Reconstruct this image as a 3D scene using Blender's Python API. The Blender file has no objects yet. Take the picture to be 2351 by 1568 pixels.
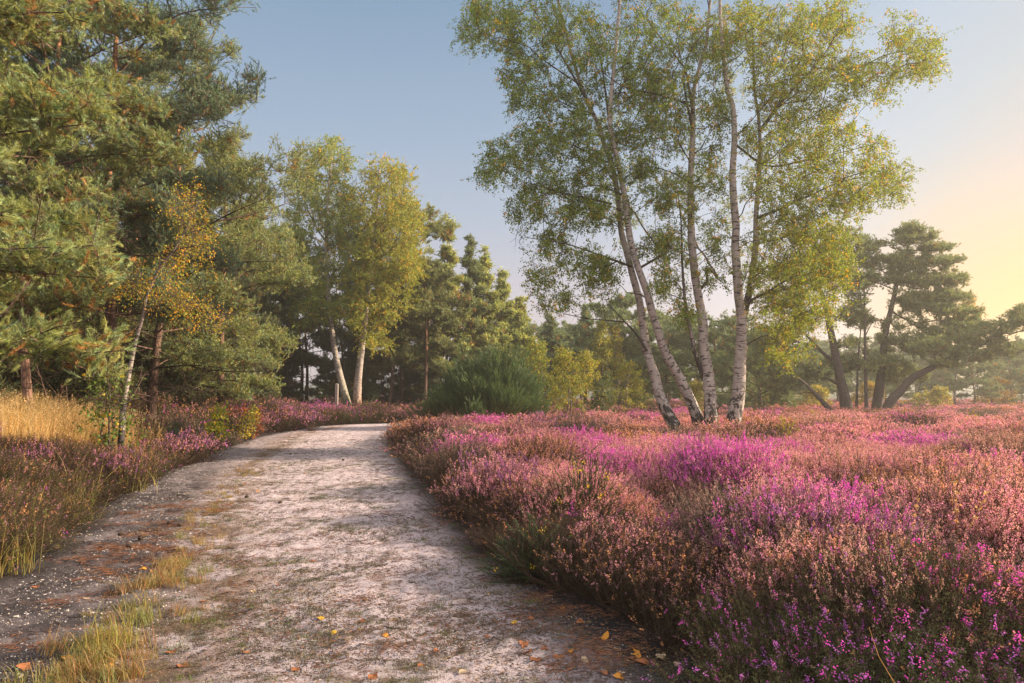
import bpy, math
import numpy as np
from mathutils import Vector

scene = bpy.context.scene
COL = scene.collection
R = math.radians

# ---------------------------------------------------------------- camera, sky, sun, exposure
F_PX, CU, CV = 1567.0, 1175.5, 784.0       # the photograph read on a 2351 x 1568 grid
CAM_H = 1.6
HORIZON = 905.0
PITCH = math.atan((HORIZON - CV) / F_PX)
cam_d = bpy.data.cameras.new('camera')
cam_d.sensor_width = 36.0
cam_d.lens = 36.0 * F_PX / 2351.0
cam_d.clip_start = 0.1
cam_d.clip_end = 8000
cam = bpy.data.objects.new('camera', cam_d)
COL.objects.link(cam)
cam.location = (0, 0, CAM_H)
cam.rotation_euler = (R(90) + PITCH, 0, 0)
scene.camera = cam

SUN_AZ, SUN_EL = 84.0, 21.5                # degrees right of the view direction, above the horizon
world = bpy.data.worlds.new('World')
scene.world = world
world.use_nodes = True
wn = world.node_tree
wn.nodes.clear()
w_out = wn.nodes.new('ShaderNodeOutputWorld')
w_bg = wn.nodes.new('ShaderNodeBackground')
w_sky = wn.nodes.new('ShaderNodeTexSky')
w_sky.sky_type = 'NISHITA'
w_sky.sun_disc = False
w_sky.sun_elevation = R(SUN_EL)
w_sky.sun_rotation = R(SUN_AZ)
w_sky.air_density = 1.0
w_sky.dust_density = 1.0
w_sky.ozone_density = 1.0
w_bg.inputs['Strength'].default_value = 0.102


def wnode(kind, **kw):
    n = wn.nodes.new(kind)
    for k, x in kw.items():
        setattr(n, k, x)
    return n


# the photograph holds a sky of low contrast: compress the sky's range, then warm it towards the sun and the horizon
w_gam = wnode('ShaderNodeGamma')
w_gam.inputs[1].default_value = 0.42
wn.links.new(w_sky.outputs[0], w_gam.inputs[0])
w_tc = wnode('ShaderNodeTexCoord')
w_dot = wnode('ShaderNodeVectorMath', operation='DOT_PRODUCT')
w_dot.inputs[1].default_value = (math.sin(R(50)) * math.cos(R(4)), math.cos(R(50)) * math.cos(R(4)), math.sin(R(4)))
wn.links.new(w_tc.outputs['Generated'], w_dot.inputs[0])
w_sep = wnode('ShaderNodeSeparateXYZ')
wn.links.new(w_tc.outputs['Generated'], w_sep.inputs[0])
def wramp(stops):
    n = wnode('ShaderNodeValToRGB')
    rp = n.color_ramp
    rp.interpolation = 'LINEAR'
    rp.elements[0].position, rp.elements[0].color = stops[0][0], (*stops[0][1], 1)
    rp.elements[1].position, rp.elements[1].color = stops[-1][0], (*stops[-1][1], 1)
    for p_, c_ in stops[1:-1]:
        rp.elements.new(p_).color = (*c_, 1)
    return n


w_el = wramp([(0.0, (0.70, 0.60, 0.65)), (0.12, (0.66, 0.60, 0.66)), (0.24, (0.47, 0.54, 0.66)), (0.36, (0.34, 0.455, 0.61)), (0.52, (0.205, 0.335, 0.50)), (0.62, (0.60, 0.66, 0.74)), (1.0, (1.15, 1.12, 1.12))])  # last stops: unseen sky overhead, brightened as added fill light
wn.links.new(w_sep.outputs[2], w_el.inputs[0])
w_gl = wramp([(0.0, (0, 0, 0)), (0.70, (0, 0, 0)), (0.80, (0.10, 0.09, 0.08)), (0.88, (0.22, 0.20, 0.17)), (0.925, (0.22, 0.17, 0.08)), (0.945, (0.26, 0.15, -0.06)), (0.966, (0.30, 0.12, -0.36)), (1.0, (0.42, 0.2, -0.36))])
wn.links.new(w_dot.outputs['Value'], w_gl.inputs[0])
w_add = wnode('ShaderNodeMix', data_type='RGBA', blend_type='ADD')
w_add.inputs[0].default_value = 1.0
wn.links.new(w_el.outputs[0], w_add.inputs[6])
wn.links.new(w_gl.outputs[0], w_add.inputs[7])
w_yd = wnode('ShaderNodeMapRange')        # yellow near the sun ...
w_yd.inputs[1].default_value, w_yd.inputs[2].default_value = 0.90, 0.985
wn.links.new(w_dot.outputs['Value'], w_yd.inputs[0])
w_ye = wnode('ShaderNodeMapRange')        # ... and low over the horizon
w_ye.inputs[1].default_value, w_ye.inputs[2].default_value = 0.30, 0.10
wn.links.new(w_sep.outputs[2], w_ye.inputs[0])
w_ym = wnode('ShaderNodeMath', operation='MULTIPLY')
wn.links.new(w_yd.outputs[0], w_ym.inputs[0])
wn.links.new(w_ye.outputs[0], w_ym.inputs[1])
w_yx = wnode('ShaderNodeMix', data_type='RGBA')
w_yx.inputs[7].default_value = (1.18, 0.69, 0.15, 1)
wn.links.new(w_ym.outputs[0], w_yx.inputs[0])
wn.links.new(w_add.outputs[2], w_yx.inputs[6])
w_bk = wnode('ShaderNodeMapRange')        # warm fill light added to the unseen sky behind the camera
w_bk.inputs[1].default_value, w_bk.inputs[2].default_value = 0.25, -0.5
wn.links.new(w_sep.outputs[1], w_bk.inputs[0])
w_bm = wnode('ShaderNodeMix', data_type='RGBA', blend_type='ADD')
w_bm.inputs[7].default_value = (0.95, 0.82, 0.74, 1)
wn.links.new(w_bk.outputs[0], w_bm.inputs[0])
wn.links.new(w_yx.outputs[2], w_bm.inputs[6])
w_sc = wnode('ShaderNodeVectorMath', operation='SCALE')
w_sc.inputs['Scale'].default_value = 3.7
wn.links.new(w_bm.outputs[2], w_sc.inputs[0])
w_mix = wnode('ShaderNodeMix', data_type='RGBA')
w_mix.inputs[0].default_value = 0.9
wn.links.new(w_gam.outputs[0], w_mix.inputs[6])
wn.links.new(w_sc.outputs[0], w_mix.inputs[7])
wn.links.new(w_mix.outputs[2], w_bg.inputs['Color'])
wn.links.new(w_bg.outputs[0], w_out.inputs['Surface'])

sun_d = bpy.data.lights.new('sun', 'SUN')
sun_d.energy = 4.5
sun_d.angle = R(1.5)
sun_d.color = (1.0, 0.80, 0.58)
sun = bpy.data.objects.new('sun', sun_d)
COL.objects.link(sun)
sdir = Vector((math.sin(R(SUN_AZ)) * math.cos(R(SUN_EL)), math.cos(R(SUN_AZ)) * math.cos(R(SUN_EL)), math.sin(R(SUN_EL))))
sun.rotation_euler = sdir.to_track_quat('Z', 'Y').to_euler()

vs = scene.view_settings
vs.view_transform = 'Standard'
vs.look = 'None'
vs.exposure = 1.5
vs.gamma = 1.0
cy = scene.cycles
cy.max_bounces = 6
cy.diffuse_bounces = 3
cy.glossy_bounces = 2
cy.transmission_bounces = 4
cy.volume_bounces = 0
cy.use_denoising = True
cy.sample_clamp_indirect = 6.0

# ---------------------------------------------------------------- helpers
RNG = np.random.default_rng(7)
UP = np.array([0, 0, 1.0])


def P(u, v, y):
    """World point seen at (u, v) of the 2351 x 1568 grid, at distance y ahead of the camera."""
    a, b = (u - CU) / F_PX, (CV - v) / F_PX
    dy = math.cos(PITCH) - b * math.sin(PITCH)
    dz = b * math.cos(PITCH) + math.sin(PITCH)
    s = y / dy
    return np.array([a * s, y, CAM_H + dz * s])


def norm(v):
    v = np.asarray(v, float)
    return v / np.maximum(np.linalg.norm(v, axis=-1, keepdims=True), 1e-9)


def _hash(ix, iy, seed):
    h = (ix.astype(np.int64) * 374761393 + iy.astype(np.int64) * 668265263 + seed * 1442695041) & 0xFFFFFFFF
    h = ((h ^ (h >> 13)) * 1274126177) & 0xFFFFFFFF
    return ((h ^ (h >> 16)) & 0xFFFF) / 65535.0


def vnoise(x, y, seed=0):
    x, y = np.asarray(x, float), np.asarray(y, float)
    ix, iy = np.floor(x), np.floor(y)
    fx, fy = x - ix, y - iy
    fx, fy = fx * fx * (3 - 2 * fx), fy * fy * (3 - 2 * fy)
    a, b = _hash(ix, iy, seed), _hash(ix + 1, iy, seed)
    c, d = _hash(ix, iy + 1, seed), _hash(ix + 1, iy + 1, seed)
    return (a * (1 - fx) + b * fx) * (1 - fy) + (c * (1 - fx) + d * fx) * fy


def fbm(x, y, seed=0, octv=4):
    s, a, t = 0, 0.5, 0
    for i in range(octv):
        s = s + a * vnoise(x * 2 ** i, y * 2 ** i, seed + i * 17)
        t += a
        a *= 0.5
    return s / t


def sstep(a, b, x):
    t = np.clip((np.asarray(x, float) - a) / (b - a), 0, 1)
    return t * t * (3 - 2 * t)


class MB:
    """Collects polygons with a colour per vertex (and a bark coordinate), then links them as ONE mesh object."""

    def __init__(self):
        self.v, self.c, self.b, self.f, self.n = [], [], [], [], 0

    def add(self, V, F, C, B=None):
        V = np.asarray(V, np.float32).reshape(-1, 3)
        C = np.broadcast_to(np.asarray(C, np.float32), (len(V), 3))
        self.v.append(V)
        self.c.append(C)
        self.b.append(np.zeros((len(V), 3), np.float32) if B is None else np.asarray(B, np.float32))
        self.f.append(np.asarray(F, np.int64) + self.n)
        self.n += len(V)

    def polys(self, Pn, col):
        Pn = np.asarray(Pn, np.float32)
        n, k = Pn.shape[:2]
        if n == 0:
            return
        self.add(Pn.reshape(-1, 3), np.arange(n * k).reshape(n, k), np.repeat(np.broadcast_to(np.asarray(col, np.float32), (n, 3)), k, axis=0))

    def mesh(self, name, mat, origin=(0, 0, 0), smooth=False):
        me = bpy.data.meshes.new(name)
        V = (np.concatenate(self.v) - np.asarray(origin, np.float32)).astype(np.float32)
        C = np.concatenate(self.c)
        B = np.concatenate(self.b)
        me.vertices.add(len(V))
        me.vertices.foreach_set('co', V.ravel())
        loops = np.concatenate([f.ravel() for f in self.f]).astype(np.int32)
        sizes = np.concatenate([np.full(len(f), f.shape[1]) for f in self.f])
        starts = np.concatenate([[0], np.cumsum(sizes)[:-1]]).astype(np.int32)
        me.loops.add(len(loops))
        me.loops.foreach_set('vertex_index', loops)
        me.polygons.add(len(sizes))
        me.polygons.foreach_set('loop_start', starts)
        me.update(calc_edges=True)
        me.polygons.foreach_set('use_smooth', np.full(len(sizes), bool(smooth)))
        ca = me.attributes.new('col', 'FLOAT_COLOR', 'POINT')
        ca.data.foreach_set('color', np.concatenate([C, np.ones((len(C), 1), np.float32)], axis=1).astype(np.float32).ravel())
        if np.any(B):
            ba = me.attributes.new('bark', 'FLOAT_VECTOR', 'POINT')
            ba.data.foreach_set('vector', B.ravel())
        me.materials.append(mat)
        return me

    def build(self, name, mat, parent=None, origin=(0, 0, 0), smooth=False):
        o = bpy.data.objects.new(name, self.mesh(name, mat, origin, smooth))
        COL.objects.link(o)
        if parent is not None:
            o.parent = parent
        else:
            o.location = origin
        return o


def thing(name, label, cat, loc, group=None):
    o = bpy.data.objects.new(name, None)
    COL.objects.link(o)
    o.location = loc
    o.empty_display_size = 0.2
    tag(o, label, cat, group)
    return o


def tag(o, label=None, cat=None, group=None, kind=None):
    for k, x in (('label', label), ('category', cat), ('group', group), ('kind', kind)):
        if x:
            o[k] = x
    return o


def catmull(pts, step):
    pts = np.asarray(pts, float)
    if len(pts) < 3:
        n = max(2, int(np.linalg.norm(pts[-1] - pts[0]) / step) + 1)
        t = np.linspace(0, 1, n)[:, None]
        return pts[0] * (1 - t) + pts[-1] * t
    ext = np.vstack([2 * pts[0] - pts[1], pts, 2 * pts[-1] - pts[-2]])
    out = []
    for i in range(len(pts) - 1):
        p0, p1, p2, p3 = ext[i:i + 4]
        n = max(1, int(np.linalg.norm(p2 - p1) / step))
        t = (np.arange(n) / n)[:, None]
        out.append(0.5 * (2 * p1 + (p2 - p0) * t + (2 * p0 - 5 * p1 + 4 * p2 - p3) * t ** 2 + (3 * p1 - p0 - 3 * p2 + p3) * t ** 3))
    out.append(pts[-1:])
    return np.vstack(out)


def tube(mb, pts, rad, sides, col, rough=0.0, seed=0, cap=True):
    """A tapering tube along a polyline; the bark coordinate is the unrolled stem in metres."""
    pts = np.asarray(pts, float)
    n = len(pts)
    rad = np.broadcast_to(np.asarray(rad, float), (n,))
    tan = norm(np.gradient(pts, axis=0))
    ref = np.array([1.0, 0, 0]) if abs(tan[0][0]) < 0.8 else np.array([0, 1.0, 0])
    ns = []
    a = norm(np.cross(tan[0], ref))
    for i in range(n):
        a = norm(a - tan[i] * np.dot(a, tan[i]))
        ns.append(a)
    A = np.array(ns)
    Bv = np.cross(tan, A)
    ang = np.linspace(0, 2 * math.pi, sides, endpoint=False)
    ln = np.concatenate([[0], np.cumsum(np.linalg.norm(np.diff(pts, axis=0), axis=1))])
    rr = rad[:, None] * np.ones((1, sides))
    if rough:
        rr = rr * (1 + rough * (fbm(ang[None, :] * 1.6 + 3, ln[:, None] * 2.2, seed, 3) - 0.5) * 2)
        rr[:, -1] = 0.5 * (rr[:, -2] + rr[:, 0])
    V = pts[:, None] + rr[..., None] * (np.cos(ang)[None, :, None] * A[:, None] + np.sin(ang)[None, :, None] * Bv[:, None])
    Bk = np.stack([np.cos(ang)[None] * rad[:, None] + seed * 3.1, np.sin(ang)[None] * rad[:, None], np.repeat(ln[:, None], sides, 1)], -1)
    i, j = np.meshgrid(np.arange(n - 1), np.arange(sides), indexing='ij')
    j2 = (j + 1) % sides
    Fq = np.stack([i * sides + j, i * sides + j2, (i + 1) * sides + j2, (i + 1) * sides + j], -1).reshape(-1, 4)
    C = np.asarray(col, float)
    C = np.repeat(C[:, None], sides, 1).reshape(-1, 3) if C.ndim == 2 else C
    mb.add(V.reshape(-1, 3), Fq, C, Bk.reshape(-1, 3))
    if cap:
        mb.add(V[-1], np.arange(sides)[None], C[-1] if C.ndim == 2 else C, Bk[-1])


def sticks(mb, p0, p1, r0, r1, col, sides=4):
    """Many thin tapering sticks at once."""
    p0, p1 = np.asarray(p0, float), np.asarray(p1, float)
    n = len(p0)
    if n == 0:
        return
    r0 = np.broadcast_to(np.asarray(r0, float), (n,))
    r1 = np.broadcast_to(np.asarray(r1, float), (n,))
    t = norm(p1 - p0)
    ref = np.where(np.abs(t[:, 2:3]) > 0.9, np.array([[1.0, 0, 0]]), np.array([[0, 0, 1.0]]))
    a = norm(np.cross(t, ref))
    b = np.cross(t, a)
    ang = np.linspace(0, 2 * math.pi, sides, endpoint=False)
    ring = np.cos(ang)[None, :, None] * a[:, None] + np.sin(ang)[None, :, None] * b[:, None]
    V = np.concatenate([p0[:, None] + ring * r0[:, None, None], p1[:, None] + ring * r1[:, None, None]], 1)
    base = np.arange(n)[:, None] * 2 * sides
    Fs = []
    for j in range(sides):
        k = (j + 1) % sides
        Fs.append(base + np.array([[j, k, sides + k, sides + j]]))
    C = np.broadcast_to(np.asarray(col, float), (n, 3))
    Bk = V.copy()
    mb.add(V.reshape(-1, 3), np.concatenate(Fs), np.repeat(C, 2 * sides, 0), Bk.reshape(-1, 3))


def perp(d, rng):
    return norm(np.cross(d, rng.normal(size=d.shape)))


def needles(mb, base, d, L, n, nl, nw, col, rng, amin=20, amax=60, t0=0.08):
    """Bottle-brush shoots: n thin needle triangles round every shoot axis."""
    S = len(base)
    if S == 0:
        return
    t = rng.uniform(t0, 1.0, (S, n))
    dd = np.repeat(d[:, None], n, 1)
    ang = np.radians(rng.uniform(amin, amax, (S, n)))[..., None]
    pp = perp(dd, rng)
    nd = dd * np.cos(ang) + pp * np.sin(ang)
    p = base[:, None] + d[:, None] * (t * L[:, None])[..., None]
    ln = nl * rng.uniform(0.7, 1.15, (S, n))
    side = perp(nd, rng) * (nw * 0.5)
    tri = np.stack([p - side, p + side, p + nd * ln[..., None]], 2).reshape(-1, 3, 3)
    c = np.repeat(col[:, None], n, 1) * rng.uniform(0.75, 1.25, (S, n, 1))
    mb.polys(tri, c.reshape(-1, 3))


def leaves(mb, p, size, col, rng, hang=0.4):
    """Leaf blades: pointed quads, folded a little, hanging from their point."""
    n = len(p)
    ax = rng.normal(size=(n, 3))
    ax[:, 2] -= hang * 2.0
    ax = norm(ax)
    sd = perp(ax, rng)
    s = (np.asarray(size) * rng.uniform(0.65, 1.2, n))[:, None]
    w = s * rng.uniform(0.34, 0.46, (n, 1))
    nn = np.cross(ax, sd)
    q = np.stack([p, p + ax * s * 0.45 + sd * w + nn * s * 0.08, p + ax * s, p + ax * s * 0.45 - sd * w + nn * s * 0.08], 1)
    mb.polys(q, col)


def vary(base, n, rng, v=0.2, h=0.1):
    c = np.asarray(base, float)[None] * rng.uniform(1 - v, 1 + v, (n, 1))
    return np.clip(c * rng.uniform(1 - h, 1 + h, (n, 3)), 0, 1)


# ---------------------------------------------------------------- materials
def new_mat(name):
    m = bpy.data.materials.new(name)
    m.use_nodes = True
    nt = m.node_tree
    nt.nodes.clear()
    return m, nt, nt.nodes.new('ShaderNodeOutputMaterial')


def node(nt, kind, **kw):
    n = nt.nodes.new(kind)
    for k, x in kw.items():
        if k in n.inputs:
            n.inputs[k].default_value = x
        else:
            setattr(n, k, x)
    return n


def leaf_mat(name, transl=0.35, rough=0.55, spec=0.3, tcol=(1.15, 1.1, 0.7)):
    m, nt, out = new_mat(name)
    at = node(nt, 'ShaderNodeAttribute', attribute_name='col')
    pr = node(nt, 'ShaderNodeBsdfPrincipled')
    pr.inputs['Roughness'].default_value = rough
    pr.inputs['Specular IOR Level'].default_value = spec
    nt.links.new(at.outputs['Color'], pr.inputs['Base Color'])
    mul = node(nt, 'ShaderNodeMix', data_type='RGBA', blend_type='MULTIPLY')
    mul.inputs[0].default_value = 1.0
    mul.inputs[7].default_value = (*tcol, 1)
    nt.links.new(at.outputs['Color'], mul.inputs[6])
    tr = node(nt, 'ShaderNodeBsdfTranslucent')
    nt.links.new(mul.outputs[2], tr.inputs['Color'])
    mx = node(nt, 'ShaderNodeMixShader')
    mx.inputs[0].default_value = transl
    nt.links.new(pr.outputs[0], mx.inputs[1])
    nt.links.new(tr.outputs[0], mx.inputs[2])
    nt.links.new(mx.outputs[0], out.inputs['Surface'])
    return m


M_LEAF = leaf_mat('birch_leaf', 0.45)
M_NEEDLE = leaf_mat('pine_needle', 0.33, 0.5, 0.35, (1.1, 1.1, 0.8))
M_HEATH = leaf_mat('heather_sprig', 0.35, 0.7, 0.2, (1.1, 0.95, 0.95))
M_GRASS = leaf_mat('grass_blade', 0.35, 0.5, 0.3)
M_DRY = leaf_mat('dry_leaf', 0.2, 0.6, 0.2)


def bark_birch():
    m, nt, out = new_mat('birch_bark')
    L = nt.links.new
    at = node(nt, 'ShaderNodeAttribute', attribute_name='bark')
    cl = node(nt, 'ShaderNodeAttribute', attribute_name='col')
    sep = node(nt, 'ShaderNodeSeparateColor')
    L(cl.outputs['Color'], sep.inputs[0])
    sx = node(nt, 'ShaderNodeSeparateXYZ')
    L(at.outputs['Vector'], sx.inputs[0])
    # lenticels: short dark bars round the stem
    mp = node(nt, 'ShaderNodeMapping')
    mp.inputs['Scale'].default_value = (5, 5, 26)
    L(at.outputs['Vector'], mp.inputs['Vector'])
    n1 = node(nt, 'ShaderNodeTexNoise', Scale=1.0, Detail=3.0)
    L(mp.outputs[0], n1.inputs['Vector'])
    r1 = node(nt, 'ShaderNodeValToRGB')
    r1.color_ramp.elements[0].position, r1.color_ramp.elements[1].position = 0.57, 0.63
    L(n1.outputs[0], r1.inputs[0])
    # dark diamonds and the fissured foot
    mp2 = node(nt, 'ShaderNodeMapping')
    mp2.inputs['Scale'].default_value = (7, 7, 4.5)
    L(at.outputs['Vector'], mp2.inputs['Vector'])
    n2 = node(nt, 'ShaderNodeTexNoise', Scale=1.0, Detail=5.0, Roughness=0.65)
    L(mp2.outputs[0], n2.inputs['Vector'])
    hm = node(nt, 'ShaderNodeMapRange')
    hm.inputs[1].default_value, hm.inputs[2].default_value = 0.2, 2.4
    hm.inputs[3].default_value, hm.inputs[4].default_value = 0.21, -0.14
    L(sx.outputs[2], hm.inputs[0])
    ad = node(nt, 'ShaderNodeMath', operation='ADD')
    L(n2.outputs[0], ad.inputs[0])
    L(hm.outputs[0], ad.inputs[1])
    r2 = node(nt, 'ShaderNodeValToRGB')
    r2.color_ramp.elements[0].position, r2.color_ramp.elements[1].position = 0.53, 0.58
    L(ad.outputs[0], r2.inputs[0])
    mxm = node(nt, 'ShaderNodeMath', operation='MAXIMUM')
    L(r1.outputs[0], mxm.inputs[0])
    L(r2.outputs[0], mxm.inputs[1])
    # soft blotches of the pale bark
    n3 = node(nt, 'ShaderNodeTexNoise', Scale=3.0, Detail=4.0)
    L(at.outputs['Vector'], n3.inputs['Vector'])
    pale = node(nt, 'ShaderNodeMix', data_type='RGBA')
    pale.inputs[6].default_value = (0.47, 0.42, 0.385, 1)
    pale.inputs[7].default_value = (0.20, 0.15, 0.125, 1)
    L(n3.outputs[0], pale.inputs[0])
    c1 = node(nt, 'ShaderNodeMix', data_type='RGBA')
    L(mxm.outputs[0], c1.inputs[0])
    L(pale.outputs[2], c1.inputs[6])
    c1.inputs[7].default_value = (0.035, 0.028, 0.025, 1)
    c2 = node(nt, 'ShaderNodeMix', data_type='RGBA')
    L(sep.outputs[0], c2.inputs[0])
    c2.inputs[6].default_value = (0.06, 0.04, 0.032, 1)
    L(c1.outputs[2], c2.inputs[7])
    c3 = node(nt, 'ShaderNodeMix', data_type='RGBA')   # lichen or algae tint: blue channel
    L(sep.outputs[2], c3.inputs[0])
    L(c2.outputs[2], c3.inputs[6])
    c3.inputs[7].default_value = (0.22, 0.24, 0.13, 1)
    c4 = node(nt, 'ShaderNodeMix', data_type='RGBA')   # rusty tint: green channel
    L(sep.outputs[1], c4.inputs[0])
    L(c3.outputs[2], c4.inputs[6])
    c4.inputs[7].default_value = (0.36, 0.13, 0.035, 1)
    pr = node(nt, 'ShaderNodeBsdfPrincipled', Roughness=0.75)
    L(c4.outputs[2], pr.inputs['Base Color'])
    bp = node(nt, 'ShaderNodeBump', Strength=0.6, Distance=0.03)
    inv = node(nt, 'ShaderNodeMath', operation='MULTIPLY')
    inv.inputs[1].default_value = -1
    L(mxm.outputs[0], inv.inputs[0])
    L(inv.outputs[0], bp.inputs['Height'])
    L(bp.outputs[0], pr.inputs['Normal'])
    L(pr.outputs[0], out.inputs['Surface'])
    return m


def bark_pine():
    m, nt, out = new_mat('pine_bark')
    L = nt.links.new
    at = node(nt, 'ShaderNodeAttribute', attribute_name='bark')
    cl = node(nt, 'ShaderNodeAttribute', attribute_name='col')
    mp = node(nt, 'ShaderNodeMapping')
    mp.inputs['Scale'].default_value = (14, 14, 4)
    L(at.outputs['Vector'], mp.inputs['Vector'])
    n1 = node(nt, 'ShaderNodeTexVoronoi', Scale=1.0, feature='DISTANCE_TO_EDGE')
    L(mp.outputs[0], n1.inputs['Vector'])
    r1 = node(nt, 'ShaderNodeMapRange')
    r1.inputs[2].default_value = 0.25
    r1.inputs[3].default_value, r1.inputs[4].default_value = 0.35, 1.15
    L(n1.outputs['Distance'], r1.inputs[0])
    n2 = node(nt, 'ShaderNodeTexNoise', Scale=4.0, Detail=4.0)
    L(at.outputs['Vector'], n2.inputs['Vector'])
    r2 = node(nt, 'ShaderNodeMapRange')
    r2.inputs[3].default_value, r2.inputs[4].default_value = 0.6, 1.4
    L(n2.outputs[0], r2.inputs[0])
    mu = node(nt, 'ShaderNodeMath', operation='MULTIPLY')
    L(r1.outputs[0], mu.inputs[0])
    L(r2.outputs[0], mu.inputs[1])
    vm = node(nt, 'ShaderNodeVectorMath', operation='SCALE')
    L(cl.outputs['Color'], vm.inputs[0])
    L(mu.outputs[0], vm.inputs['Scale'])
    pr = node(nt, 'ShaderNodeBsdfPrincipled', Roughness=0.85)
    L(vm.outputs[0], pr.inputs['Base Color'])
    bp = node(nt, 'ShaderNodeBump', Strength=0.7, Distance=0.03)
    L(n1.outputs['Distance'], bp.inputs['Height'])
    L(bp.outputs[0], pr.inputs['Normal'])
    L(pr.outputs[0], out.inputs['Surface'])
    return m


M_BIRCH = bark_birch()
M_PINE = bark_pine()


def soil_mat():
    """Path and ground: the colour layer is a vertex attribute, grain and specks come on top."""
    m, nt, out = new_mat('sandy_soil')
    L = nt.links.new
    cl = node(nt, 'ShaderNodeAttribute', attribute_name='col')
    geo = node(nt, 'ShaderNodeNewGeometry')
    n1 = node(nt, 'ShaderNodeTexNoise', Scale=85.0, Detail=8.0, Roughness=0.8)
    L(geo.outputs['Position'], n1.inputs['Vector'])
    r1 = node(nt, 'ShaderNodeMapRange')
    r1.inputs[1].default_value, r1.inputs[2].default_value = 0.3, 0.7
    r1.inputs[3].default_value, r1.inputs[4].default_value = 0.50, 1.42
    L(n1.outputs[0], r1.inputs[0])
    n2 = node(nt, 'ShaderNodeTexNoise', Scale=11.0, Detail=5.0, Roughness=0.75)
    L(geo.outputs['Position'], n2.inputs['Vector'])
    r2 = node(nt, 'ShaderNodeValToRGB')
    r2.color_ramp.elements[0].position, r2.color_ramp.elements[1].position = 0.40, 0.47
    r2.color_ramp.elements[0].color = (0.5, 0.42, 0.36, 1)
    r2.color_ramp.elements[1].color = (1, 1, 1, 1)
    L(n2.outputs[0], r2.inputs[0])
    v1 = node(nt, 'ShaderNodeVectorMath', operation='SCALE')
    L(cl.outputs['Color'], v1.inputs[0])
    L(r1.outputs[0], v1.inputs['Scale'])
    v2 = node(nt, 'ShaderNodeVectorMath', operation='MULTIPLY')
    L(v1.outputs[0], v2.inputs[0])
    L(r2.outputs[0], v2.inputs[1])
    pr = node(nt, 'ShaderNodeBsdfPrincipled', Roughness=0.9)
    pr.inputs['Specular IOR Level'].default_value = 0.15
    L(v2.outputs[0], pr.inputs['Base Color'])
    sm = node(nt, 'ShaderNodeMath', operation='ADD')
    L(n1.outputs[0], sm.inputs[0])
    L(n2.outputs[0], sm.inputs[1])
    bp = node(nt, 'ShaderNodeBump', Strength=1.0, Distance=0.03)
    L(sm.outputs[0], bp.inputs['Height'])
    L(bp.outputs[0], pr.inputs['Normal'])
    L(pr.outputs[0], out.inputs['Surface'])
    return m


M_SOIL = soil_mat()


def plain_mat(name, rough=0.8, noise=12.0, amt=0.35):
    m, nt, out = new_mat(name)
    L = nt.links.new
    cl = node(nt, 'ShaderNodeAttribute', attribute_name='col')
    tc = node(nt, 'ShaderNodeTexCoord')
    n1 = node(nt, 'ShaderNodeTexNoise', Scale=noise, Detail=4.0)
    L(tc.outputs['Object'], n1.inputs['Vector'])
    r1 = node(nt, 'ShaderNodeMapRange')
    r1.inputs[1].default_value, r1.inputs[2].default_value = 0.3, 0.7
    r1.inputs[3].default_value, r1.inputs[4].default_value = 1 - amt, 1 + amt
    L(n1.outputs[0], r1.inputs[0])
    v1 = node(nt, 'ShaderNodeVectorMath', operation='SCALE')
    L(cl.outputs['Color'], v1.inputs[0])
    L(r1.outputs[0], v1.inputs['Scale'])
    pr = node(nt, 'ShaderNodeBsdfPrincipled', Roughness=rough)
    L(v1.outputs[0], pr.inputs['Base Color'])
    L(pr.outputs[0], out.inputs['Surface'])
    return m


M_STONE = plain_mat('pale_flint', 0.7, 30.0)
M_WOOD = plain_mat('weathered_wood', 0.85, 18.0)
M_HILL = plain_mat('distant_wooded_hill', 1.0, 0.05)

# ---------------------------------------------------------------- ground and path
PY = np.array([0, 2, 4.2, 5, 5.9, 7, 10, 14, 18, 26, 33, 40.0])
PR = np.array([2.0, 1.5, .85, .5, .2, -.25, -.95, -1.95, -2.95, -4.45, -4.9, -4.9])
PL = np.array([-3.0, -3.6, -4.0, -4.2, -4.4, -4.7, -5.8, -7.0, -7.95, -9.5, -9.7, -9.7])


def edges(y):
    return np.interp(y, PY, PL), np.interp(y, PY, PR)


def path_dist(x, y):
    """Signed distance outside the path (negative on it), roughly in metres."""
    x, y = np.asarray(x, float), np.asarray(y, float)
    l, r = edges(np.minimum(y, 33.0))
    d1 = np.where(y < 33.0, np.maximum(l - x, x - r), 99.0)
    rad = np.hypot(x + 4.9, y - 33.0)
    d2 = np.where((y >= 33) & (x < -4.9), rad - 4.8, 99.0)
    d3 = np.where((y >= 33) & (x >= -4.9), y - 37.8, 99.0)
    d4 = np.where((x >= -4.9) & (y < 33.0) & (y > 30), np.maximum(33.0 - y, 0), 99.0)
    return np.minimum(np.minimum(d1, d2), np.minimum(d3, d4))


def gz(x, y):
    x, y = np.asarray(x, float), np.asarray(y, float)
    l, r = edges(np.minimum(y, 33))
    left = sstep(0, 5, l - x) * 0.48 * sstep(0, 6, y)
    right = sstep(0, 2.5, x - r) * 0.10 * (1 - sstep(25, 70, y))
    far = sstep(38, 46, y) * 0.22
    out = path_dist(x, y)
    lump = (fbm(x * 0.35, y * 0.35, 5) - 0.5) * 0.22 * sstep(0.2, 2.5, out)
    return np.maximum(left, far * (1 - sstep(-5, 8, x))) + right + lump


def grid_mesh(X, Y, Z, C, name, mat):
    n, m = X.shape
    mb = MB()
    i, j = np.meshgrid(np.arange(n - 1), np.arange(m - 1), indexing='ij')
    Fq = np.stack([i * m + j, i * m + j + 1, (i + 1) * m + j + 1, (i + 1) * m + j], -1).reshape(-1, 4)
    mb.add(np.stack([X, Y, Z], -1).reshape(-1, 3), Fq, C.reshape(-1, 3))
    return mb.build(name, mat, smooth=True)


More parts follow.
